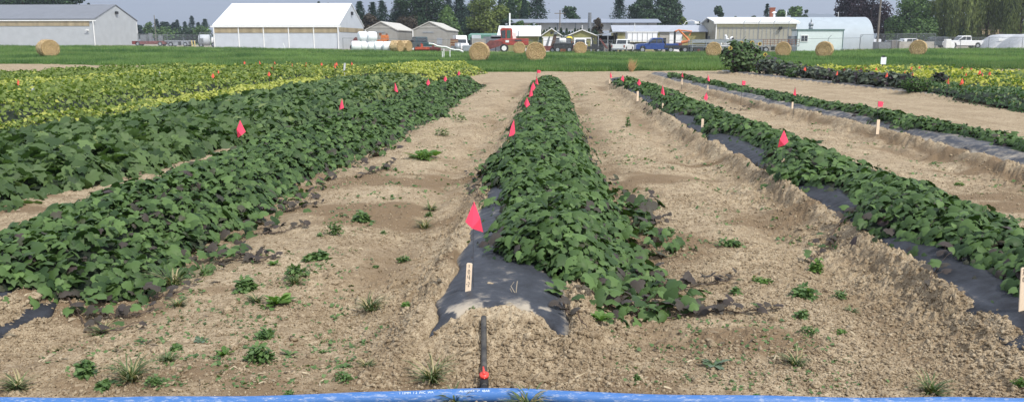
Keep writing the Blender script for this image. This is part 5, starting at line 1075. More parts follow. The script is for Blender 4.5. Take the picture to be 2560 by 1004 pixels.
for k, (dx, dz, dy) in enumerate([(-.1, 1.02, -.1), (.45, 1.03, -.2), (.95, .98, .1), (1.15, .62, -.3), (-.75, .84, -.4)]):
    f = MB().tube([(dx * R, dy, h_ * dz - .02), (dx * R + .02, dy - .05, h_ * dz)], .055, 12).build('flower_head', M('seed_disc', (.05, .03, .015), .9, .3), r)
    V = []; m = MB()
    for j in range(14):
        a = j * 6.283 / 14; c, s_ = math.cos(a), math.sin(a); cx, cy, cz = dx * R, dy - .03, h_ * dz - .01
        m.add([(cx + c * .05 - s_ * .02, cy, cz + s_ * .05 + c * .02), (cx + c * .05 + s_ * .02, cy, cz + s_ * .05 - c * .02), (cx + c * .13, cy - .02, cz + s_ * .13)], [(0, 1, 2)])
    m.build('petals', M('sunflower_petal', (.65, .48, .10), .6, .15), f)
    MB().tube([(dx * R * .7, dy + .1, h_ * dz * .6), (dx * R, dy + .03, h_ * dz)], .012, 5).build('stalk', STEM, r)

# ================================================================== FLAGS, STAKES, POLES
PINK = leaf_mat('pink_flag', (1.0, .13, .24), (1.0, .13, .24), trans=.35, rough=.45); ORNG = leaf_mat('orange_flag', (.95, .20, .13), (.95, .20, .13), trans=.35, rough=.5); WHT = M('white_flag', (.8, .8, .78), .5, .05); WIRE = M('flag_wire', (.05, .05, .055), .4, .1)
SH = {
 'a': ([(0, 0, 0), (-.053, .01, -.124), (-.013, -.012, -.16), (.052, .02, -.19), (.037, -.015, -.099)], [(0, 1, 2), (0, 2, 4), (4, 2, 3)], -.16),
 'b': ([(0, 0, 0), (-.02, .015, -.15), (.018, -.02, -.17), (.055, .015, -.185), (.03, .01, -.08)], [(0, 1, 2), (0, 2, 4), (4, 2, 3)], -.165),
 'c': ([(0, 0, 0), (-.045, .012, -.11), (.0, -.02, -.155), (.045, .02, -.10)], [(0, 1, 2), (0, 2, 3)], -.15),
 's': ([(0, 0, 0), (.055, -.015, -.008), (.11, .01, -.02), (0, 0, -.095), (.05, -.015, -.098), (.095, .01, -.105)], [(0, 3, 4, 1), (1, 4, 5, 2)], -.10),
}
fk = [0]
def flag(u, v, ztop, sh, mat, label, grp, sc=1.0, base=None):
    fk[0] += 1; rr = random.Random(fk[0]); Y = 10.0
    for _ in range(25):
        x = P(u, v, Y)[0]; zt = ztop + float(hg(x, Y, False)); d = ray(u, v); Y = .5 * Y + .5 * (H - zt) / (-d[2] / d[1]) if d[2] < 0 else 40
    if base: x, Y = base; 
    x = P(u, v, Y)[0]; zt = P(u, v, Y)[2]; z0 = float(hg(x, Y, False))
    r = thing('marker_flag', label, 'flag', (x, Y, z0), rr.uniform(-.5, .5) if base is None else 0, grp); h_ = zt - z0; V, Fc, wz = SH[sh]
    lean = rr.uniform(-.02, .02)
    MB().tube([(-.01, .004, -.02), (lean * .5, 0, h_ * .5), (-.004, 0, h_ - .005)], max(.0016, Y * .00022), 5).build('wire', WIRE, r)
    flip = -1 if rr.random() < .45 and base is None and sh != 's' else 1; k = sc * (1 + .0 * Y)
    o = MB().add([(p[0] * k * flip, p[1] * k, h_ + p[2] * k) for p in V], Fc).build('flag', mat, r, smooth=False)
    md = o.modifiers.new('thick', 'SOLIDIFY'); md.thickness = .0012
    return r
GP = 'pink marker flags along the sweet potato rows'; GO = 'orange marker flags in the vegetable plots'
bxy = g(1168, 729, .19)
flag(1185, 503, .5, 'a', PINK, 'nearest pink flag on a wire right behind the numbered wooden stake', GP, 1.0, base=(0, bxy[1] + .03))
for a in [(1285, 298, .66, 'b', 'second pink flag on the centre row, in front of the patch of bare film'), (1317, 243, .66, 'c', 'third pink flag on the centre row'), (1329, 216, .64, 'b', 'lower flag of the close pink pair on the far centre row'), (1333, 205, .66, 'c', 'upper flag of the close pink pair on the far centre row'), (1341, 191, .62, 'b', 'pink flag at the very end of the centre row'), (1343, 175, .50, 's', 'pink flag standing against the green field edge beyond the centre row'),
    (600, 300, .72, 'a', 'large pink flag between the squash and the left sweet potato row'), (855, 246, .66, 'b', 'pink flag above the middle of the left sweet potato row'), (987, 206, .66, 'b', 'narrow pink flag near the pale squash leaves'), (1070, 197, .62, 'c', 'pink flag below the yellow squash patch'), (1113, 189, .62, 'c', 'pink flag at the far end of the left sweet potato row'), (1147, 176, .60, 'c', 'smallest pink flag right of the yellow squash patch'),
    (1526, 180, .62, 'b', 'farthest pink flag of the row right of centre'), (1557, 187, .60, 'a', 'pink flag second from the far end of the row right of centre'), (1598, 197, .64, 'c', 'pink flag with a stake under it, far part of the row right of centre'), (1656, 213, .62, 'b', 'pink flag midway along the row right of centre'), (1960, 325, .66, 'a', 'big pink flag on the row right of centre, nearest the camera in it'),
    (1766, 231, .55, 'c', 'round looking pink flag standing on the bare path between the two right rows'), (1706, 179, .62, 'b', 'farthest pink flag of the thin row by the lane'), (1770, 186, .60, 'b', 'pink flag second from the far end of the thin row by the lane'), (1856, 202, .60, 's', 'small square pink flag over the thin row by the lane'), (1988, 217, .64, 'b', 'folded pink flag in front of the bare lane'), (2196, 253, .62, 's', 'square spread pink flag above the tall pale stake by the lane')]:
    flag(a[0], a[1], a[2], a[3], PINK, a[4], GP, 1.0 if a[1] > 230 else 1.15)
ordn = ['first', 'second', 'third', 'fourth', 'fifth', 'sixth', 'seventh', 'eighth', 'ninth', 'tenth', 'eleventh', 'twelfth', 'thirteenth', 'fourteenth', 'fifteenth', 'sixteenth', 'seventeenth', 'eighteenth', 'nineteenth', 'twentieth', 'twenty first']
lst = sorted([(2013, 166), (2095, 175), (2112, 170), (2141, 166), (2152, 167), (2164, 166), (2191, 168), (2219, 179), (2264, 174), (2280, 165), (2299, 164), (2324, 164), (2282, 177), (2406, 166), (2429, 168), (2450, 174), (2456, 181), (2475, 178), (2417, 180), (2371, 194), (2406, 195)])
for i, (u, v) in enumerate(lst): flag(u, v, .58, 'abc'[i % 3], PINK if (u, v) in ((2456, 181),) else ORNG, ('pink flag in the yellow beans, %s flag there counted from the left' if (u, v) == (2456, 181) else 'orange flag in the yellow beans at the right, %s from the left') % ordn[i], GO, 1.1)
lst = sorted([(648, 151), (686, 153), (729, 155), (765, 155), (804, 155), (836, 158), (841, 154), (879, 154), (680, 163), (611, 152)])
for i, (u, v) in enumerate(lst): flag(u, v, .75, 'cba'[i % 3], ORNG, 'orange flag along the far edge below the white barn, %s from the left' % ordn[i], GO, 1.1)
for (u, v, mt, lab) in ((532, 182, ORNG, 'orange flag in the yellow green beans, lower of a close pair'), (545, 174, ORNG, 'orange flag in the yellow green beans, upper of a close pair'), (672, 178, ORNG, 'orange flag alone in the beans below the white barn'), (44, 198, ORNG, 'orange flag at the far left in the beans'), (80, 213, WHT, 'white flag at the far left beside an orange one'), (399, 179, WHT, 'white flag low in the beans below the gap between the barns')):
    flag(u, v, .72, 'c', mt, lab, GO, 1.1)

STK = M('stake_wood', (.84, .66, .47), .6, .08, 12, stretch=(1, 1, .15)); INK = M('ink', (.03, .025, .03), .6, .1)
def stake(u, vt, vb, wd, label, lean=0.0, zb=.19, text=None):
    x, y = g(u, vb, zb); z = zb; h_ = P(u, vt, y)[2] - z; r = thing('label_stake', label, 'stake', (x, y, z), 0, 'wooden label stakes'); r.rotation_euler = (0, lean, -.06)
    wh = wd / F * y / 2 * 1.02
    o = MB().prism([(-wh, -.05), (wh, -.05), (wh, h_ - wh * .3), (wh * .7, h_), (-wh * .7, h_), (-wh, h_ - wh * .3)], -.004, .004, 'y').build('blade', STK, r)
    if text:
        for (pts) in text:
            V = [(px * wh, -.0052, h_ * pz) for px, pz in pts]; MB().tube(V, .0014, 4).build('handwriting', INK, r)
    return r
T1 = [[(-.05, .96), (.0, .86)], [(-.35, .75), (-.05, .80), (.35, .74), (.2, .66), (-.2, .66), (-.35, .75)], [(-.4, .60), (-.35, .52), (.35, .54)], [(.3, .62), (.35, .46)],
      [(-.75, .30), (-.35, .31)], [(-.2, .37), (.2, .38), (.35, .33), (.05, .28), (-.1, .24), (.4, .24)]]
stake(1170, 657, 732, 14.5, 'nearest wooden stake handwritten 104-2 in front of the pink flag', .06, text=T1)
stake(2556, 668, 764, 17, 'wooden stake handwritten 30 cut by the right edge', -.06, text=[[(-.6, .95), (-.3, .97), (-.2, .91), (-.45, .89), (-.2, .86), (-.35, .82), (-.6, .83)], [(-.4, .74), (-.1, .76), (.1, .70), (-.1, .64), (-.4, .66), (-.4, .74)]])
for a in [(1276, 380, 395, 8, 'low wooden stake at the left foot of the centre row'), (1306, 296, 305, 6, 'tiny stake beside the second pink flag of the centre row'), (851, 296, 306, 8, 'short stake top sticking out left of the left sweet potato row'), (984, 249, 262, 5, 'short pale stake by the sandy gap of the left row'),
    (1957, 391, 416, 9, 'pale stake below the big pink flag right of centre'), (1756, 297, 318, 6, 'pale stake on the dark film right of centre'), (1594, 228, 248, 5, 'tall thin stake left of the bare film right of centre'), (1657, 258, 268, 4, 'small stake deep in the row right of centre'), (1525, 198, 206, 4, 'tiny stake at the far end of the row right of centre'),
    (1705, 196, 208, 4, 'white stake at the far end of the row beside the lane'), (1769, 213, 222, 3.5, 'tiny stake midway along the row beside the lane'), (2194, 299, 328, 7, 'tall pale stake under the square pink flag'), (1981, 255, 266, 4, 'short pale stake below the folded pink flag'), (2490, 300, 312, 3.0, 'small stake far right in the row beside the lane')][:-1]:
    stake(*a)
r = thing('white_pole', 'leaning weathered white pole standing in the beans', 'pole', (bx(862, 36), 36, 0), 0); h_ = P(862, 158, 36)[2]; MB().tube([(-.06, 0, 0), (.03, 0, h_)], .045, 10).build('pole', M('weathered_white', (.55, .56, .55), .6, .2, 6), r)
x, y = g(2205, 184, .1); r = thing('plate_post', 'dark post with a small white plate among the orange flags', 'sign post', (x, y, 0), 0); h_ = P(2205, 160, y)[2]
MB().tube([(-.08, 0, 0), (0, 0, h_)], .03, 8).build('post', m_dark, r); MB().box(-.12, .14, -.03, -.01, h_ - .02, P(2205, 143, y)[2]).build('plate', M('plate_white', (.85, .87, .88), .5, .03), r); MB().box(-.06, .06, -.04, .02, P(2205, 143, y)[2], P(2205, 139, y)[2]).build('clip', m_dark, r)

# ================================================================== WEEDS
WD = leaf_mat('weed_leaf', (.050, .105, .030), (.155, .240, .080), trans=.25); WB = leaf_mat('bright_weed_leaf', (.060, .130, .025), (.165, .27, .065), trans=.3); WG = leaf_mat('grey_weed_leaf', (.055, .095, .050), (.13, .18, .105), trans=.15)
GRS = leaf_mat('wild_grass', (.045, .080, .025), (.15, .19, .075), purple=(.36, .30, .16), trans=.25)
ROS = fan([(0, .03, 0), (.3, .07, .06), (.38, .14, .06), (.5, .10, .05), (.62, .2, .03), (.8, .16, .0), (1, 0, -.08), (.8, -.16, .0), (.62, -.2, .03), (.5, -.10, .05), (.38, -.14, .06), (.3, -.07, .06), (0, -.03, 0)], (.5, 0, .03))
WCOUNT = [0]
def weed(u, v, wpx, kind, label, mat=None, hf=.45):
    WCOUNT[0] += 1; rs = np.random.RandomState(500 + WCOUNT[0]); x, y = g(u, v + wpx * .08, .02); z = float(hg(x, y)); R = wpx / 2 / F * y * 1.0
    if kind == 'grass':
        n = int(44 + wpx * .4); a = rs.uniform(0, 6.283, n); L0 = R * rs.uniform(.6, 1.5, n); up = rs.uniform(.6, 1.9, n); wd = rs.uniform(.0024, .0050, n) * (1 + y * .06); V = []; Fc = []
        for i in range(n):
            dx, dy = math.cos(a[i]), math.sin(a[i]); o = len(V); bx_, by_ = rs.normal(0, R * .12, 2)
            for j in range(5):
                q = j / 4; px = bx_ + dx * L0[i] * q ** 1.3; py = by_ + dy * L0[i] * q ** 1.3; pz = -.01 + L0[i] * up[i] * (q - .55 * q * q); ww = wd[i] * (1 - q ** 2 * .9)
                V += [(px - dy * ww, py + dx * ww, pz), (px + dy * ww, py - dx * ww, pz)]
            Fc += [(o + 2 * j, o + 2 * j + 1, o + 2 * j + 3, o + 2 * j + 2) for j in range(4)]
        o = np_mesh('grass_tuft', np.array(V), np.array(Fc), GRS, attrs=dict(rnd=np.repeat(rs.uniform(0, 1, n), 10), pur=np.repeat((rs.uniform(0, 1, n) < .22) * 1., 10))); o.location = (x, y, z); return setp(o, label, 'grass tuft', 'grass tufts on the bare soil')
    if kind == 'rosette': n = 15; tv, tf = ROS; sc = R * rs.uniform(.7, 1.15, n); pos = np.zeros((n, 3)); a = np.arange(n) * 2.4; tilt = .35; mt = mat or WG
    elif kind == 'dandelion': n = 26; tv, tf = ROS; sc = R * rs.uniform(.6, 1.15, n); pos = np.zeros((n, 3)); a = np.arange(n) * 2.4; tilt = .8; mt = mat or WB
    else:
        n = int(60 + 1.5 * wpx); tv, tf = LEAF_SP2 if kind == 'broad' else LEAF_OV; a = rs.uniform(0, 6.283, n); K = 3 + rs.randint(4); ca = rs.uniform(0, 6.28, K); cq = rs.uniform(.08, .42, K); pk = rs.randint(0, K, n); q = np.abs(rs.normal(0, .5, n)); cr_ = rs.uniform(.25, .5, K)[pk]
        pos = np.stack([(np.cos(ca[pk]) * cq[pk] + np.cos(a) * q * cr_) * R, (np.sin(ca[pk]) * cq[pk] * .8 + np.sin(a) * q * cr_ * .8) * R, R * hf * 1.1 * cr_ * 2.2 * np.clip(1.1 - q * q, 0, 2) * rs.uniform(.2, 1.2, n) + .004], 1)
        sc = np.clip(R * .25, .015, .038) * rs.uniform(.6, 1.4, n) * (1.4 if kind == 'broad' else 1); tilt = .5; mt = mat or WD
    nn = np.stack([-np.cos(a) * tilt * .8 * (kind in ('rosette', 'dandelion')), -np.sin(a) * tilt * .8 * (kind in ('rosette', 'dandelion')), np.ones(n)], 1) + rs.normal(0, .22 if kind in ('rosette', 'dandelion') else .5, (n, 3))
    V, Fc = scatter(tv, tf, pos, frames(nn, a + rs.normal(0, .3, n)), sc)
    o = np_mesh({'broad': 'broadleaf_weed', 'leafy': 'leafy_weed', 'rosette': 'rosette_weed', 'dandelion': 'dandelion_plant'}[kind], V, Fc, mt, attrs=dict(rnd=np.repeat(rs.uniform(.1, .9, n), len(tv)), pur=np.zeros(n * len(tv)))); o.location = (x, y, z)
    return setp(o, label, 'weed', 'broadleaf weeds on the bare soil')
for a in [(205, 922, 92, 'broad', 'dark mounded weed near the hose at the lower left', None, .8), (258, 955, 72, 'broad', 'flatter weed touching the mounded one at the lower left', None, .5), (386, 950, 78, 'leafy', 'light green small leaved weed above the hose, left part'), (665, 823, 74, 'broad', 'single rounded weed above the long weed mat left of the mound', None, .5),
    (648, 884, 130, 'leafy', 'long low weed mat left of the front mound'), (560, 870, 62, 'dandelion', 'bright weed at the left end of the long weed mat'), (722, 868, 56, 'rosette', 'narrow leaved weed at the right end of the long weed mat', WD), (620, 718, 82, 'broad', 'dark round leaved weed, lower left one of the cluster mid path', None, .6), (692, 742, 100, 'dandelion', 'bright long leaved weed at the bottom of the cluster mid path'),
    (745, 682, 96, 'leafy', 'weed running up and right in the cluster mid path'), (790, 638, 80, 'broad', 'flat green weed above the cluster mid path', None, .35), (684, 655, 40, 'dandelion', 'small upright weed left of the cluster top', None), (832, 578, 74, 'leafy', 'weed with tall shoots at the middle of the left path', None, .8), (905, 542, 80, 'broad', 'weed with pale and dark leaves in the upper left path', None, .4),
    (1075, 518, 46, 'leafy', 'green weed under tall grass left of the centre row', None, .6), (1008, 627, 56, 'leafy', 'flat weed just left of the film edge', None, .3), (960, 573, 26, 'leafy', 'very small weed in the left path'), (1056, 386, 96, 'dandelion', 'large bright bushy weed high in the left path', WB, .8), (1056, 392, 90, 'leafy', 'low leaves round the foot of the large bright weed', WB, .4), (965, 418, 40, 'leafy', 'small weed below left of the large bright one'),
    (1108, 331, 66, 'leafy', 'weed patch above the large bright one'), (1148, 297, 76, 'leafy', 'long weed patch high in the left path'), (855, 908, 48, 'rosette', 'two leaved narrow weed left of the front mound', WD), (862, 940, 74, 'leafy', 'weed patch just above the hose left of the mound', None, .3), (806, 858, 26, 'dandelion', 'tiny upright weed beside a pale clod', WD), (836, 767, 26, 'dandelion', 'tiny spiky weed left of the tall grass tuft', WD),
    (438, 860, 42, 'broad', 'small flat weed left of the long weed mat', None, .3), (502, 836, 52, 'rosette', 'greyish flat weed above the long weed mat'), (940, 645, 20, 'leafy', 'single tiny weed on the pale left path'), (1185, 842, 22, 'leafy', 'tiny weed beside the top of the black pipe'), (1018, 765, 42, 'broad', 'bright small weed left of the film corner', WB, .4), (800, 585, 20, 'leafy', 'tiny weed under the middle shoots weed'),
    (1500, 826, 80, 'dandelion', 'bright dandelion like plant right of the front mound'), (1785, 893, 84, 'rosette', 'grey green lobed rosette on the bare soil at the lower right'), (1838, 723, 44, 'broad', 'round green weed above the long vine', None, .6), (2005, 778, 50, 'broad', 'round leaved weed right of the long vine tip', None, .6), (2022, 820, 58, 'leafy', 'low weed below the round leaved one at right'), (2104, 817, 54, 'leafy', 'thin bright weed right of the low one', WB, .3),
    (2010, 722, 130, 'leafy', 'wide straggly weed patch below the second bed bank', None, .3), (1905, 695, 70, 'leafy', 'sparse pale weed left of the straggly patch', WB, .3), (1822, 606, 92, 'leafy', 'open weed patch in the right path', None, .25), (2040, 655, 56, 'broad', 'bright upright weed at the foot of the second bed', WB, 1.0), (1604, 515, 66, 'leafy', 'weed at the edge of the centre row vines', None, .4), (1673, 573, 50, 'leafy', 'small weed in the right path beyond the vines'),
    (1570, 312, 24, 'broad', 'small upright plant alone in the far right path', None, 1.6), (2240, 570, 40, 'leafy', 'thin weed on the bank top of the second bed', None), (2095, 395, 40, 'dandelion', 'upright weed between the two right rows', WD), (1890, 385, 30, 'leafy', 'weed on the near side of the bank beyond the second row'), (2395, 455, 40, 'leafy', 'pale weed right of the second row on the open soil', WB, .3), (1620, 470, 24, 'leafy', 'very small weed right of the centre row middle'), (1592, 940, 34, 'leafy', 'tiny green sprout beside the pale clod at lower right'),
    (1895, 975, 26, 'leafy', 'tiny sprout touching the hose at lower right'), (2548, 962, 60, 'leafy', 'light green weed in the lower right corner', WB, .6), (2100, 715, 60, 'leafy', 'faint weed right of the straggly patch'), (400, 992, 40, 'leafy', 'weed poking over the hose at left'), (720, 978, 30, 'leafy', 'weed behind the hose below the weed patch'), (1706, 998, 22, 'leafy', 'sprout in front of the hose right of centre')]:
    weed(*a)
for a in [(925, 748, 92, 'tall green grass tuft left of the film corner'), (1078, 930, 120, 'big grass tuft on the front mound left of the black pipe'), (1140, 990, 84, 'grass tuft bending over the hose left of the valve'), (1320, 999, 110, 'grass tuft growing in front of the hose right of the valve'), (328, 928, 120, 'grass tuft between the weeds at the lower left'), (420, 886, 54, 'thin grass tuft right of the lower left tuft'),
    (444, 754, 50, 'short grass tuft on the left path below the row'), (256, 800, 62, 'grass tuft beside the purple leaved vine'), (430, 690, 110, 'long grass at the foot of the left row'), (512, 672, 60, 'pale grass beside the right foot of the left row'), (1062, 545, 60, 'grass tuft left of the centre row film'), (1078, 505, 44, 'tall thin grass above the one by the centre row film'), (1988, 892, 74, 'upright grass tuft at the lower right'),
    (2330, 965, 100, 'grass tuft above the hose near the right edge'), (2132, 745, 36, 'small grass tuft below the second bed bank'), (915, 905, 44, 'single stem grass left of the front mound'), (1440, 800, 24, 'tiny grass sprout by the end of the film'), (736, 700, 50, 'grass mixed in the weed cluster mid path'), (640, 742, 46, 'dry grass right of the round leaved weed'), (40, 955, 90, 'tall seeding grass at the left edge by the hose')]:
    weed(a[0], a[1], a[2], 'grass', a[3])
# dry tuft by the field edge
rs = np.random.RandomState(9); x, y = g(1578, 180); n = 110; a = rs.uniform(0, 6.28, n); V = []; Fc = []
for i in range(n):
    o = len(V); dx, dy = math.cos(a[i]) * rs.uniform(.05, .30), math.sin(a[i]) * rs.uniform(.05, .3); h_ = rs.uniform(.3, .8); w_ = .016; V += [(dx * .3 - w_, dy * .3, 0), (dx * .3 + w_, dy * .3, 0), (dx + rs.uniform(-.05, .2), dy, h_)]; Fc.append((o, o + 1, o + 2))
o = np_mesh('dry_grass_tuft', np.array(V), np.array(Fc), M('dry_grass', (.42, .28, .13), .8, .3, 10)); o.location = (x, y, .02); setp(o, 'tan dry grass tuft at the edge of the green field', 'grass tuft')
# minute sprouts
rs = np.random.RandomState(19); N = 3000; u = rs.uniform(-200, 2760, N); v = 215 + 760 * rs.uniform(0, 1, N) ** 1.1; an = PITCH + np.arctan((v - 502) / F); y = H / np.tan(an); x = (u - 1280) / F * y / (np.cos(PITCH) + (502 - v) / F * np.sin(PITCH)); s, t = xy2st(x, y)
ok = (fbm(x * .7, y * .7, 333) > .44) & (s > -4.4) & ~((s > 7) & (t > 9)); 
for kk in ('C', 'R1', 'R2', 'L1'): ok &= np.abs(s - bed_c(kk, t)) > .62
x, y = x[ok], y[ok]; n = len(x); pos = np.stack([x, y, hg(x, y) + .004], 1); pos = np.repeat(pos, 6, 0); pos[:, :2] += rs.normal(0, 1, (6 * n, 2)) * np.repeat(.012 + .0040 * y, 6)[:, None]
V, Fc = scatter(*LEAF_SP3, pos, frames(np.stack([rs.normal(0, .5, 6 * n), rs.normal(0, .5, 6 * n), np.ones(6 * n)], 1), rs.uniform(0, 6.28, 6 * n)), np.repeat(.013 + .0032 * y, 6) * rs.uniform(.5, 1.3, 6 * n))
o = np_mesh('weed_sprouts', V, Fc, WD, attrs=dict(rnd=np.repeat(rs.uniform(0, .8, 6 * n), 4), pur=np.zeros(24 * n))); setp(o, 'tiny green weed seedlings dotted over the bare soil', 'seedlings', kind='stuff')

rs = np.random.RandomState(29); N = 2600; u = rs.uniform(-200, 2760, N); v = 330 + 640 * rs.uniform(0, 1, N); an = PITCH + np.arctan((v - 502) / F); y = H / np.tan(an); x = (u - 1280) / F * y / (np.cos(PITCH) + (502 - v) / F * np.sin(PITCH)); ok = fbm(x * .9, y * .9, 433) > .52; x, y = x[ok], y[ok]; n = len(x)
V, Fc = scatter(np.array([(-.5, 0, .0), (.5, -.06, 0.1), (.5, .06, 0), (0, .03, .2)]), np.array([(0, 1, 3), (0, 3, 2), (1, 2, 3)]), np.stack([x, y, hg(x, y) + .004], 1), frames(np.stack([rs.normal(0, .3, n), rs.normal(0, .3, n), np.ones(n)], 1), rs.uniform(0, 6.28, n)), rs.uniform(.012, .05, n) * np.where(rs.uniform(0, 1, n) < .1, 1.8, 1))
o = np_mesh('dry_litter', V, Fc, M('dry_litter', (.13, .08, .045), .9, .5, 3, col2=(.52, .44, .30))); setp(o, 'bits of dry stalk and straw on the bare soil', 'litter', kind='stuff')

# ================================================================== TRAILING VINES
def vine(row, pts, seed, n_leaf=14, s0=.105, s1=.055, pur0=.2, pur1=1.0):
    n_leaf = int(n_leaf * 1.6); rs = np.random.RandomState(seed); Q = [np.array([*g(u, v, .03), 0.]) for u, v in pts]; Q = np.array(Q); L_ = np.concatenate([[0], np.cumsum(np.linalg.norm(np.diff(Q, axis=0), axis=1))]); tt = np.linspace(0, L_[-1], 26)
    X = np.interp(tt, L_, Q[:, 0]) + rs.normal(0, .004, 26); Yv = np.interp(tt, L_, Q[:, 1]) + rs.normal(0, .006, 26); Z = hg(X, Yv) + .012 + .012 * np.sin(np.arange(26)) ** 2
    m = MB().tube(list(zip(X, Yv, Z)), [.006 * (1 - .5 * i / 25) for i in range(26)], 5); pos = []; sc = []; pu = []; aa = []
    for k in range(n_leaf):
        q = (k + rs.uniform(0, .5)) / n_leaf; i = int(q * 25); p = np.array([X[i], Yv[i], Z[i]]); h_ = rs.uniform(.03, .09) * (1.1 - .6 * q); tip = p + np.array([rs.normal(0, .035), rs.normal(0, .03), h_]); m.tube([p, (p + tip) / 2 + np.array([0, 0, .01]), tip], .0018, 4)
        pos.append(tip); sc.append(s0 + (s1 - s0) * q); pu.append(float(rs.uniform() < pur0 + (pur1 - pur0) * q)); aa.append(rs.uniform(0, 6.28))
    st = m.build('vine', STEM, row); pos = np.array(pos); sc = np.array(sc) * rs.uniform(.8, 1.2, len(sc)); nn = np.stack([rs.normal(0, .45, n_leaf), rs.normal(-.25, .4, n_leaf), np.ones(n_leaf)], 1)
    V, Fc = scatter(*LEAF_SP, pos, frames(nn, np.array(aa)), sc); np_mesh('vine_leaves', V, Fc, SPM, parent=st, attrs=dict(rnd=np.repeat(rs.uniform(.2, .8, n_leaf), len(LEAF_SP[0])), pur=np.repeat(np.array(pu) * .9, len(LEAF_SP[0]))))
for i, (row, pts, nl) in enumerate([(ROW_C, [(1480, 768), (1640, 770), (1780, 768), (1870, 772), (1960, 760)], 20), (ROW_C, [(1500, 735), (1660, 706), (1790, 705), (1845, 690)], 18), (ROW_C, [(1470, 590), (1560, 565), (1640, 552), (1690, 545)], 14), (ROW_C, [(1395, 770), (1420, 830), (1470, 858)], 7), (ROW_C, [(1490, 560), (1560, 520), (1640, 492)], 12),
        (ROW_C, [(1480, 700), (1560, 690), (1640, 665)], 14), (ROW_C, [(1480, 650), (1560, 640), (1620, 610)], 14), (ROW_C, [(1480, 745), (1560, 752), (1650, 740)], 14), (ROW_C, [(1240, 560), (1200, 520), (1172, 480)], 8), (ROW_C, [(1262, 700), (1230, 680), (1190, 665)], 5), (ROW_C, [(1470, 430), (1500, 410)], 6), (ROW_C, [(1240, 470), (1200, 455), (1165, 430)], 8),
        (ROW_L1, [(150, 735), (230, 800), (300, 812), (335, 797)], 8), (ROW_L1, [(230, 745), (310, 770), (350, 774), (405, 762)], 8), (ROW_L1, [(350, 720), (420, 730), (485, 712)], 7), (ROW_L1, [(520, 640), (640, 648), (705, 632)], 9), (ROW_L1, [(600, 575), (700, 578), (775, 552)], 8), (ROW_L1, [(520, 625), (585, 620), (660, 655)], 10), (ROW_L1, [(640, 520), (720, 510), (800, 500)], 12),
        (ROW_L1, [(900, 440), (960, 420), (990, 400)], 8), (ROW_R1, [(2160, 560), (2080, 590), (2020, 640)], 12), (ROW_R1, [(2420, 660), (2360, 690), (2310, 745)], 10), (ROW_R1, [(2160, 490), (2240, 475), (2340, 480)], 10), (ROW_R1, [(1980, 470), (1935, 460), (1900, 440)], 8), (ROW_R2, [(1880, 262), (1850, 275), (1820, 270)], 8)]):
    vine(row, pts, 700 + i, nl)

# ================================================================== HOSE, PIPE, VALVE, STONES
HU = [-900, -200, 0, 500, 800, 1000, 1090, 1140, 1200, 1300, 1350, 1400, 1500, 1640, 1800, 2140, 2560, 2760, 3500]; HV = [1003, 992, 991, 989.5, 982, 976, 971, 968, 967, 969, 972, 976, 978, 982, 986, 990.5, 992, 993, 1000]
HR = .031
hp_ = [g(u, v + 18.5, HR) for u, v in zip(HU, HV)]; HX = [p[0] for p in hp_]; HY = [p[1] for p in hp_]
def hose_y(x): return np.interp(x, HX, HY)
hm = bpy.data.materials.new('hose_blue'); hm.use_nodes = True; t = hm.node_tree; n = t.nodes; b = n['Principled BSDF']; b.inputs['Roughness'].default_value = .55
tc = n.new('ShaderNodeTexCoord'); mp = n.new('ShaderNodeMapping'); mp.inputs['Scale'].default_value = (9, 30, 30); z1 = n.new('ShaderNodeTexNoise'); z1.inputs['Scale'].default_value = 2.2; z1.inputs['Detail'].default_value = 10; z1.inputs['Roughness'].default_value = .75
rr_ = n.new('ShaderNodeValToRGB'); rr_.color_ramp.elements[0].position = .52; rr_.color_ramp.elements[0].color = (.045, .145, .38, 1); rr_.color_ramp.elements[1].position = .76; rr_.color_ramp.elements[1].color = (.56, .56, .52, 1)
t.links.new(tc.outputs['Object'], mp.inputs[0]); t.links.new(mp.outputs[0], z1.inputs[0]); t.links.new(z1.outputs[0], rr_.inputs[0]); t.links.new(rr_.outputs[0], b.inputs['Base Color'])
r = thing('water_hose', 'dusty blue lay flat water hose crossing the whole foreground', 'hose', (0, 3.7, 0), 0)
xs = np.linspace(HX[0], HX[-1], 160); ysm = hose_y(xs); ysm = np.convolve(np.pad(ysm, 2, 'edge'), np.ones(5) / 5, 'valid')
MB().tube([(x, y - 3.7, HR + .002 + .003 * math.sin(x * 7)) for x, y in zip(xs, ysm)], [HR * (1.04 if -.42 < x < .15 else .96) for x in xs], 18).build('hose_wall', hm, r, smooth=True)
def hose_text(txt, x0, size, ang):
    cu = bpy.data.curves.new('lettering', 'FONT'); cu.body = txt; cu.size = size; cu.fill_mode = 'FRONT'; o = bpy.data.objects.new('lettering', cu); COL.objects.link(o)
    bpy.context.view_layer.update(); me = bpy.data.meshes.new_from_object(o.evaluated_get(bpy.context.evaluated_depsgraph_get())); COL.objects.unlink(o); bpy.data.objects.remove(o)
    for v_ in me.vertices:
        x = x0 + v_.co.x; a = ang + v_.co.y / HR; yc = float(np.interp(x, xs, ysm)) - 3.7; rr = HR * 1.04 + .0016; v_.co = (x, yc - math.cos(a) * rr, HR + .002 + .003 * math.sin(x * 7) + math.sin(a) * rr)
    me.materials.clear(); me.materials.append(M('white_print', (.7, .78, .85), .5, .1)); q = bpy.data.objects.new('lettering', me); COL.objects.link(q); q.parent = r
hose_text('1 12MM  1 2  PVC  WA', g(1010, 976)[0], .016, rad(50)); hose_text('AL WORK  2"  4BAR', g(1153, 975)[0], .016, rad(50))
r = thing('drip_pipe', 'short black pipe with a red valve running up the front mound to the film', 'pipe', (0, 0, 0), 0)
ys = np.linspace(g(1204, 962, .05)[1], 4.27, 22); pp = []
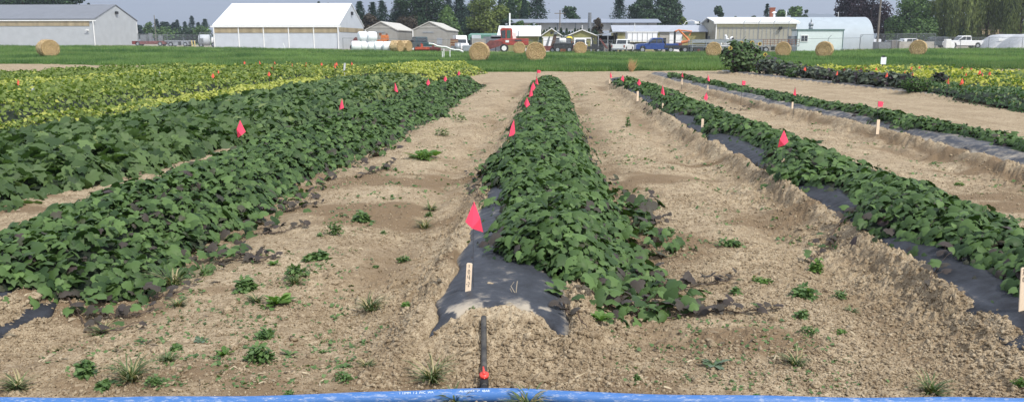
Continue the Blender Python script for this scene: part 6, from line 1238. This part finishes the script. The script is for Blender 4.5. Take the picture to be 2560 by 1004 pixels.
for y in ys: uu = 1204 ; x = (uu - 1280) / F * y / (math.cos(PITCH)) * .955; pp.append((x, y, float(hg(x, y, False)) + .022 + (.012 if y < 3.95 else 0)))
o0 = Vector(pp[0]); r.location = o0; pl = [tuple(Vector(p) - o0) for p in pp]
MB().tube(pl[:-1], .0155, 12).build('pipe', M('dusty_black', (.022, .022, .023), .5, .5, 20, col2=(.10, .09, .075)), r, smooth=True)
MB().tube(pl[1:4], .022, 12).tube([(0, -.05, -.015), (0, .01, .0)], .02, 12).build('fitting', m_black, r, smooth=True)
vp_ = Vector(pl[3]) + Vector((0, 0, .02)); MB().tube([vp_, vp_ + Vector((0, -.004, .018))], [.021, .023], 16).tube([vp_ + Vector((0, -.01, .02)), vp_ + Vector((-.006, .055, .030))], [.007, .004], 8).tube([vp_ + Vector((0, -.01, .01)), vp_ + Vector((.002, -.035, .006))], [.006, .003], 8).build('valve_handle', M('valve_red', (.80, .07, .05), .35, .05), r, smooth=True)
def stone(u, v, wpx, label, tall=.7):
    rs = np.random.RandomState(int(u)); x, y = g(u, v + wpx * .3, .01); z = float(hg(x, y)); R = wpx / 2 / F * y * 1.06; import bmesh
    bm = bmesh.new(); bmesh.ops.create_icosphere(bm, subdivisions=3, radius=1); 
    for q in bm.verts: c = q.co.copy(); k = 1 + .5 * (float(vn(c.x * 1.6 + u, c.y * 1.6 + c.z * 2, 3)) - .5) + .22 * (float(vn(c.x * 5 + u, c.y * 5 + c.z * 4, 4)) - .5); q.co = (c.x * R * k, c.y * R * k * .85, (c.z * k * tall + tall * .45) * R)
    me = bpy.data.meshes.new('stone'); bm.to_mesh(me); bm.free(); me.materials.append(SOIL); o = bpy.data.objects.new('stone', me); COL.objects.link(o); o.location = (x, y, z); setp(o, label, 'clod', 'larger clods lying on the soil')
for a in [(130, 842, 28, 'pale upright clod with a dark shadow at the lower left', 1.1), (568, 770, 27, 'round clod left of the weed cluster, mid left path', .9), (811, 811, 22, 'pale rounded clod above the weeds left of the mound', .8), (869, 797, 13, 'small round clod right of the pale rounded one', .9), (1112, 992, 30, 'upright orange tan clod leaning on the hose', 1.4), (780, 875, 24, 'buried pale clod beside the tiny upright weed', .6),
    (1352, 932, 46, 'largest angular clod on the front mound right of the pipe', .75), (1300, 950, 44, 'broad flat clod right of the pipe near the hose', .5), (1616, 918, 26, 'pale clod with a green sprout at lower right', .9), (2040, 948, 26, 'clod at the lower right above the hose', .8), (1640, 880, 16, 'small clod right of the front mound', .8), (88, 760, 36, 'clod heap piece beside the black film corner', .7), (222, 793, 26, 'white crusted clod below the left row', .6), (1226, 780, 22, 'clod on the crest of the front mound', .7), (2085, 880, 18, 'small pale clod right of the upright grass tuft', .8), (2350, 745, 24, 'clod on the bank beside the dark film', .7), (1780, 790, 24, 'flat clod below the long vine', .5)]:
    stone(*a)
# dead stub in a planting hole
x, y = g(1290, 733, .205); r = thing('dead_stub', 'dry broken stem standing in a hole of the centre film', 'plant stub', (x, y, .205), 0)
MB().tube([(0, 0, 0), (.004, 0, .05), (.008, 0, .075)], .003, 5).tube([(-.004, 0, 0), (-.03, 0, .045), (-.012, 0, .07)], .0022, 5).tube([(-.02, .01, 0), (-.035, .0, .03)], .002, 5).build('stem', M('dry_stem', (.45, .38, .28), .8, .2), r)
MB().tube([(-.012, .02, -.004), (-.012, .02, .0035)], [.04, .034], 14).build('hole', m_black, r)

# ================================================================== AIR
HAZE = True
if HAZE:
    hz = MB().box(-9000, 9000, -500, 9200, -1.5, 420).build('haze', M('tmp', (1, 1, 1)), None); setp(hz, kind='stuff'); hz.data.materials.clear()
    m = bpy.data.materials.new('haze'); m.use_nodes = True; t = m.node_tree; t.nodes.clear(); o = t.nodes.new('ShaderNodeOutputMaterial'); pv = t.nodes.new('ShaderNodeVolumePrincipled'); pv.inputs['Density'].default_value = .00035; pv.inputs['Color'].default_value = (.72, .80, .92, 1); pv.inputs['Anisotropy'].default_value = .2
    t.links.new(pv.outputs[0], o.inputs['Volume']); hz.data.materials.append(m)
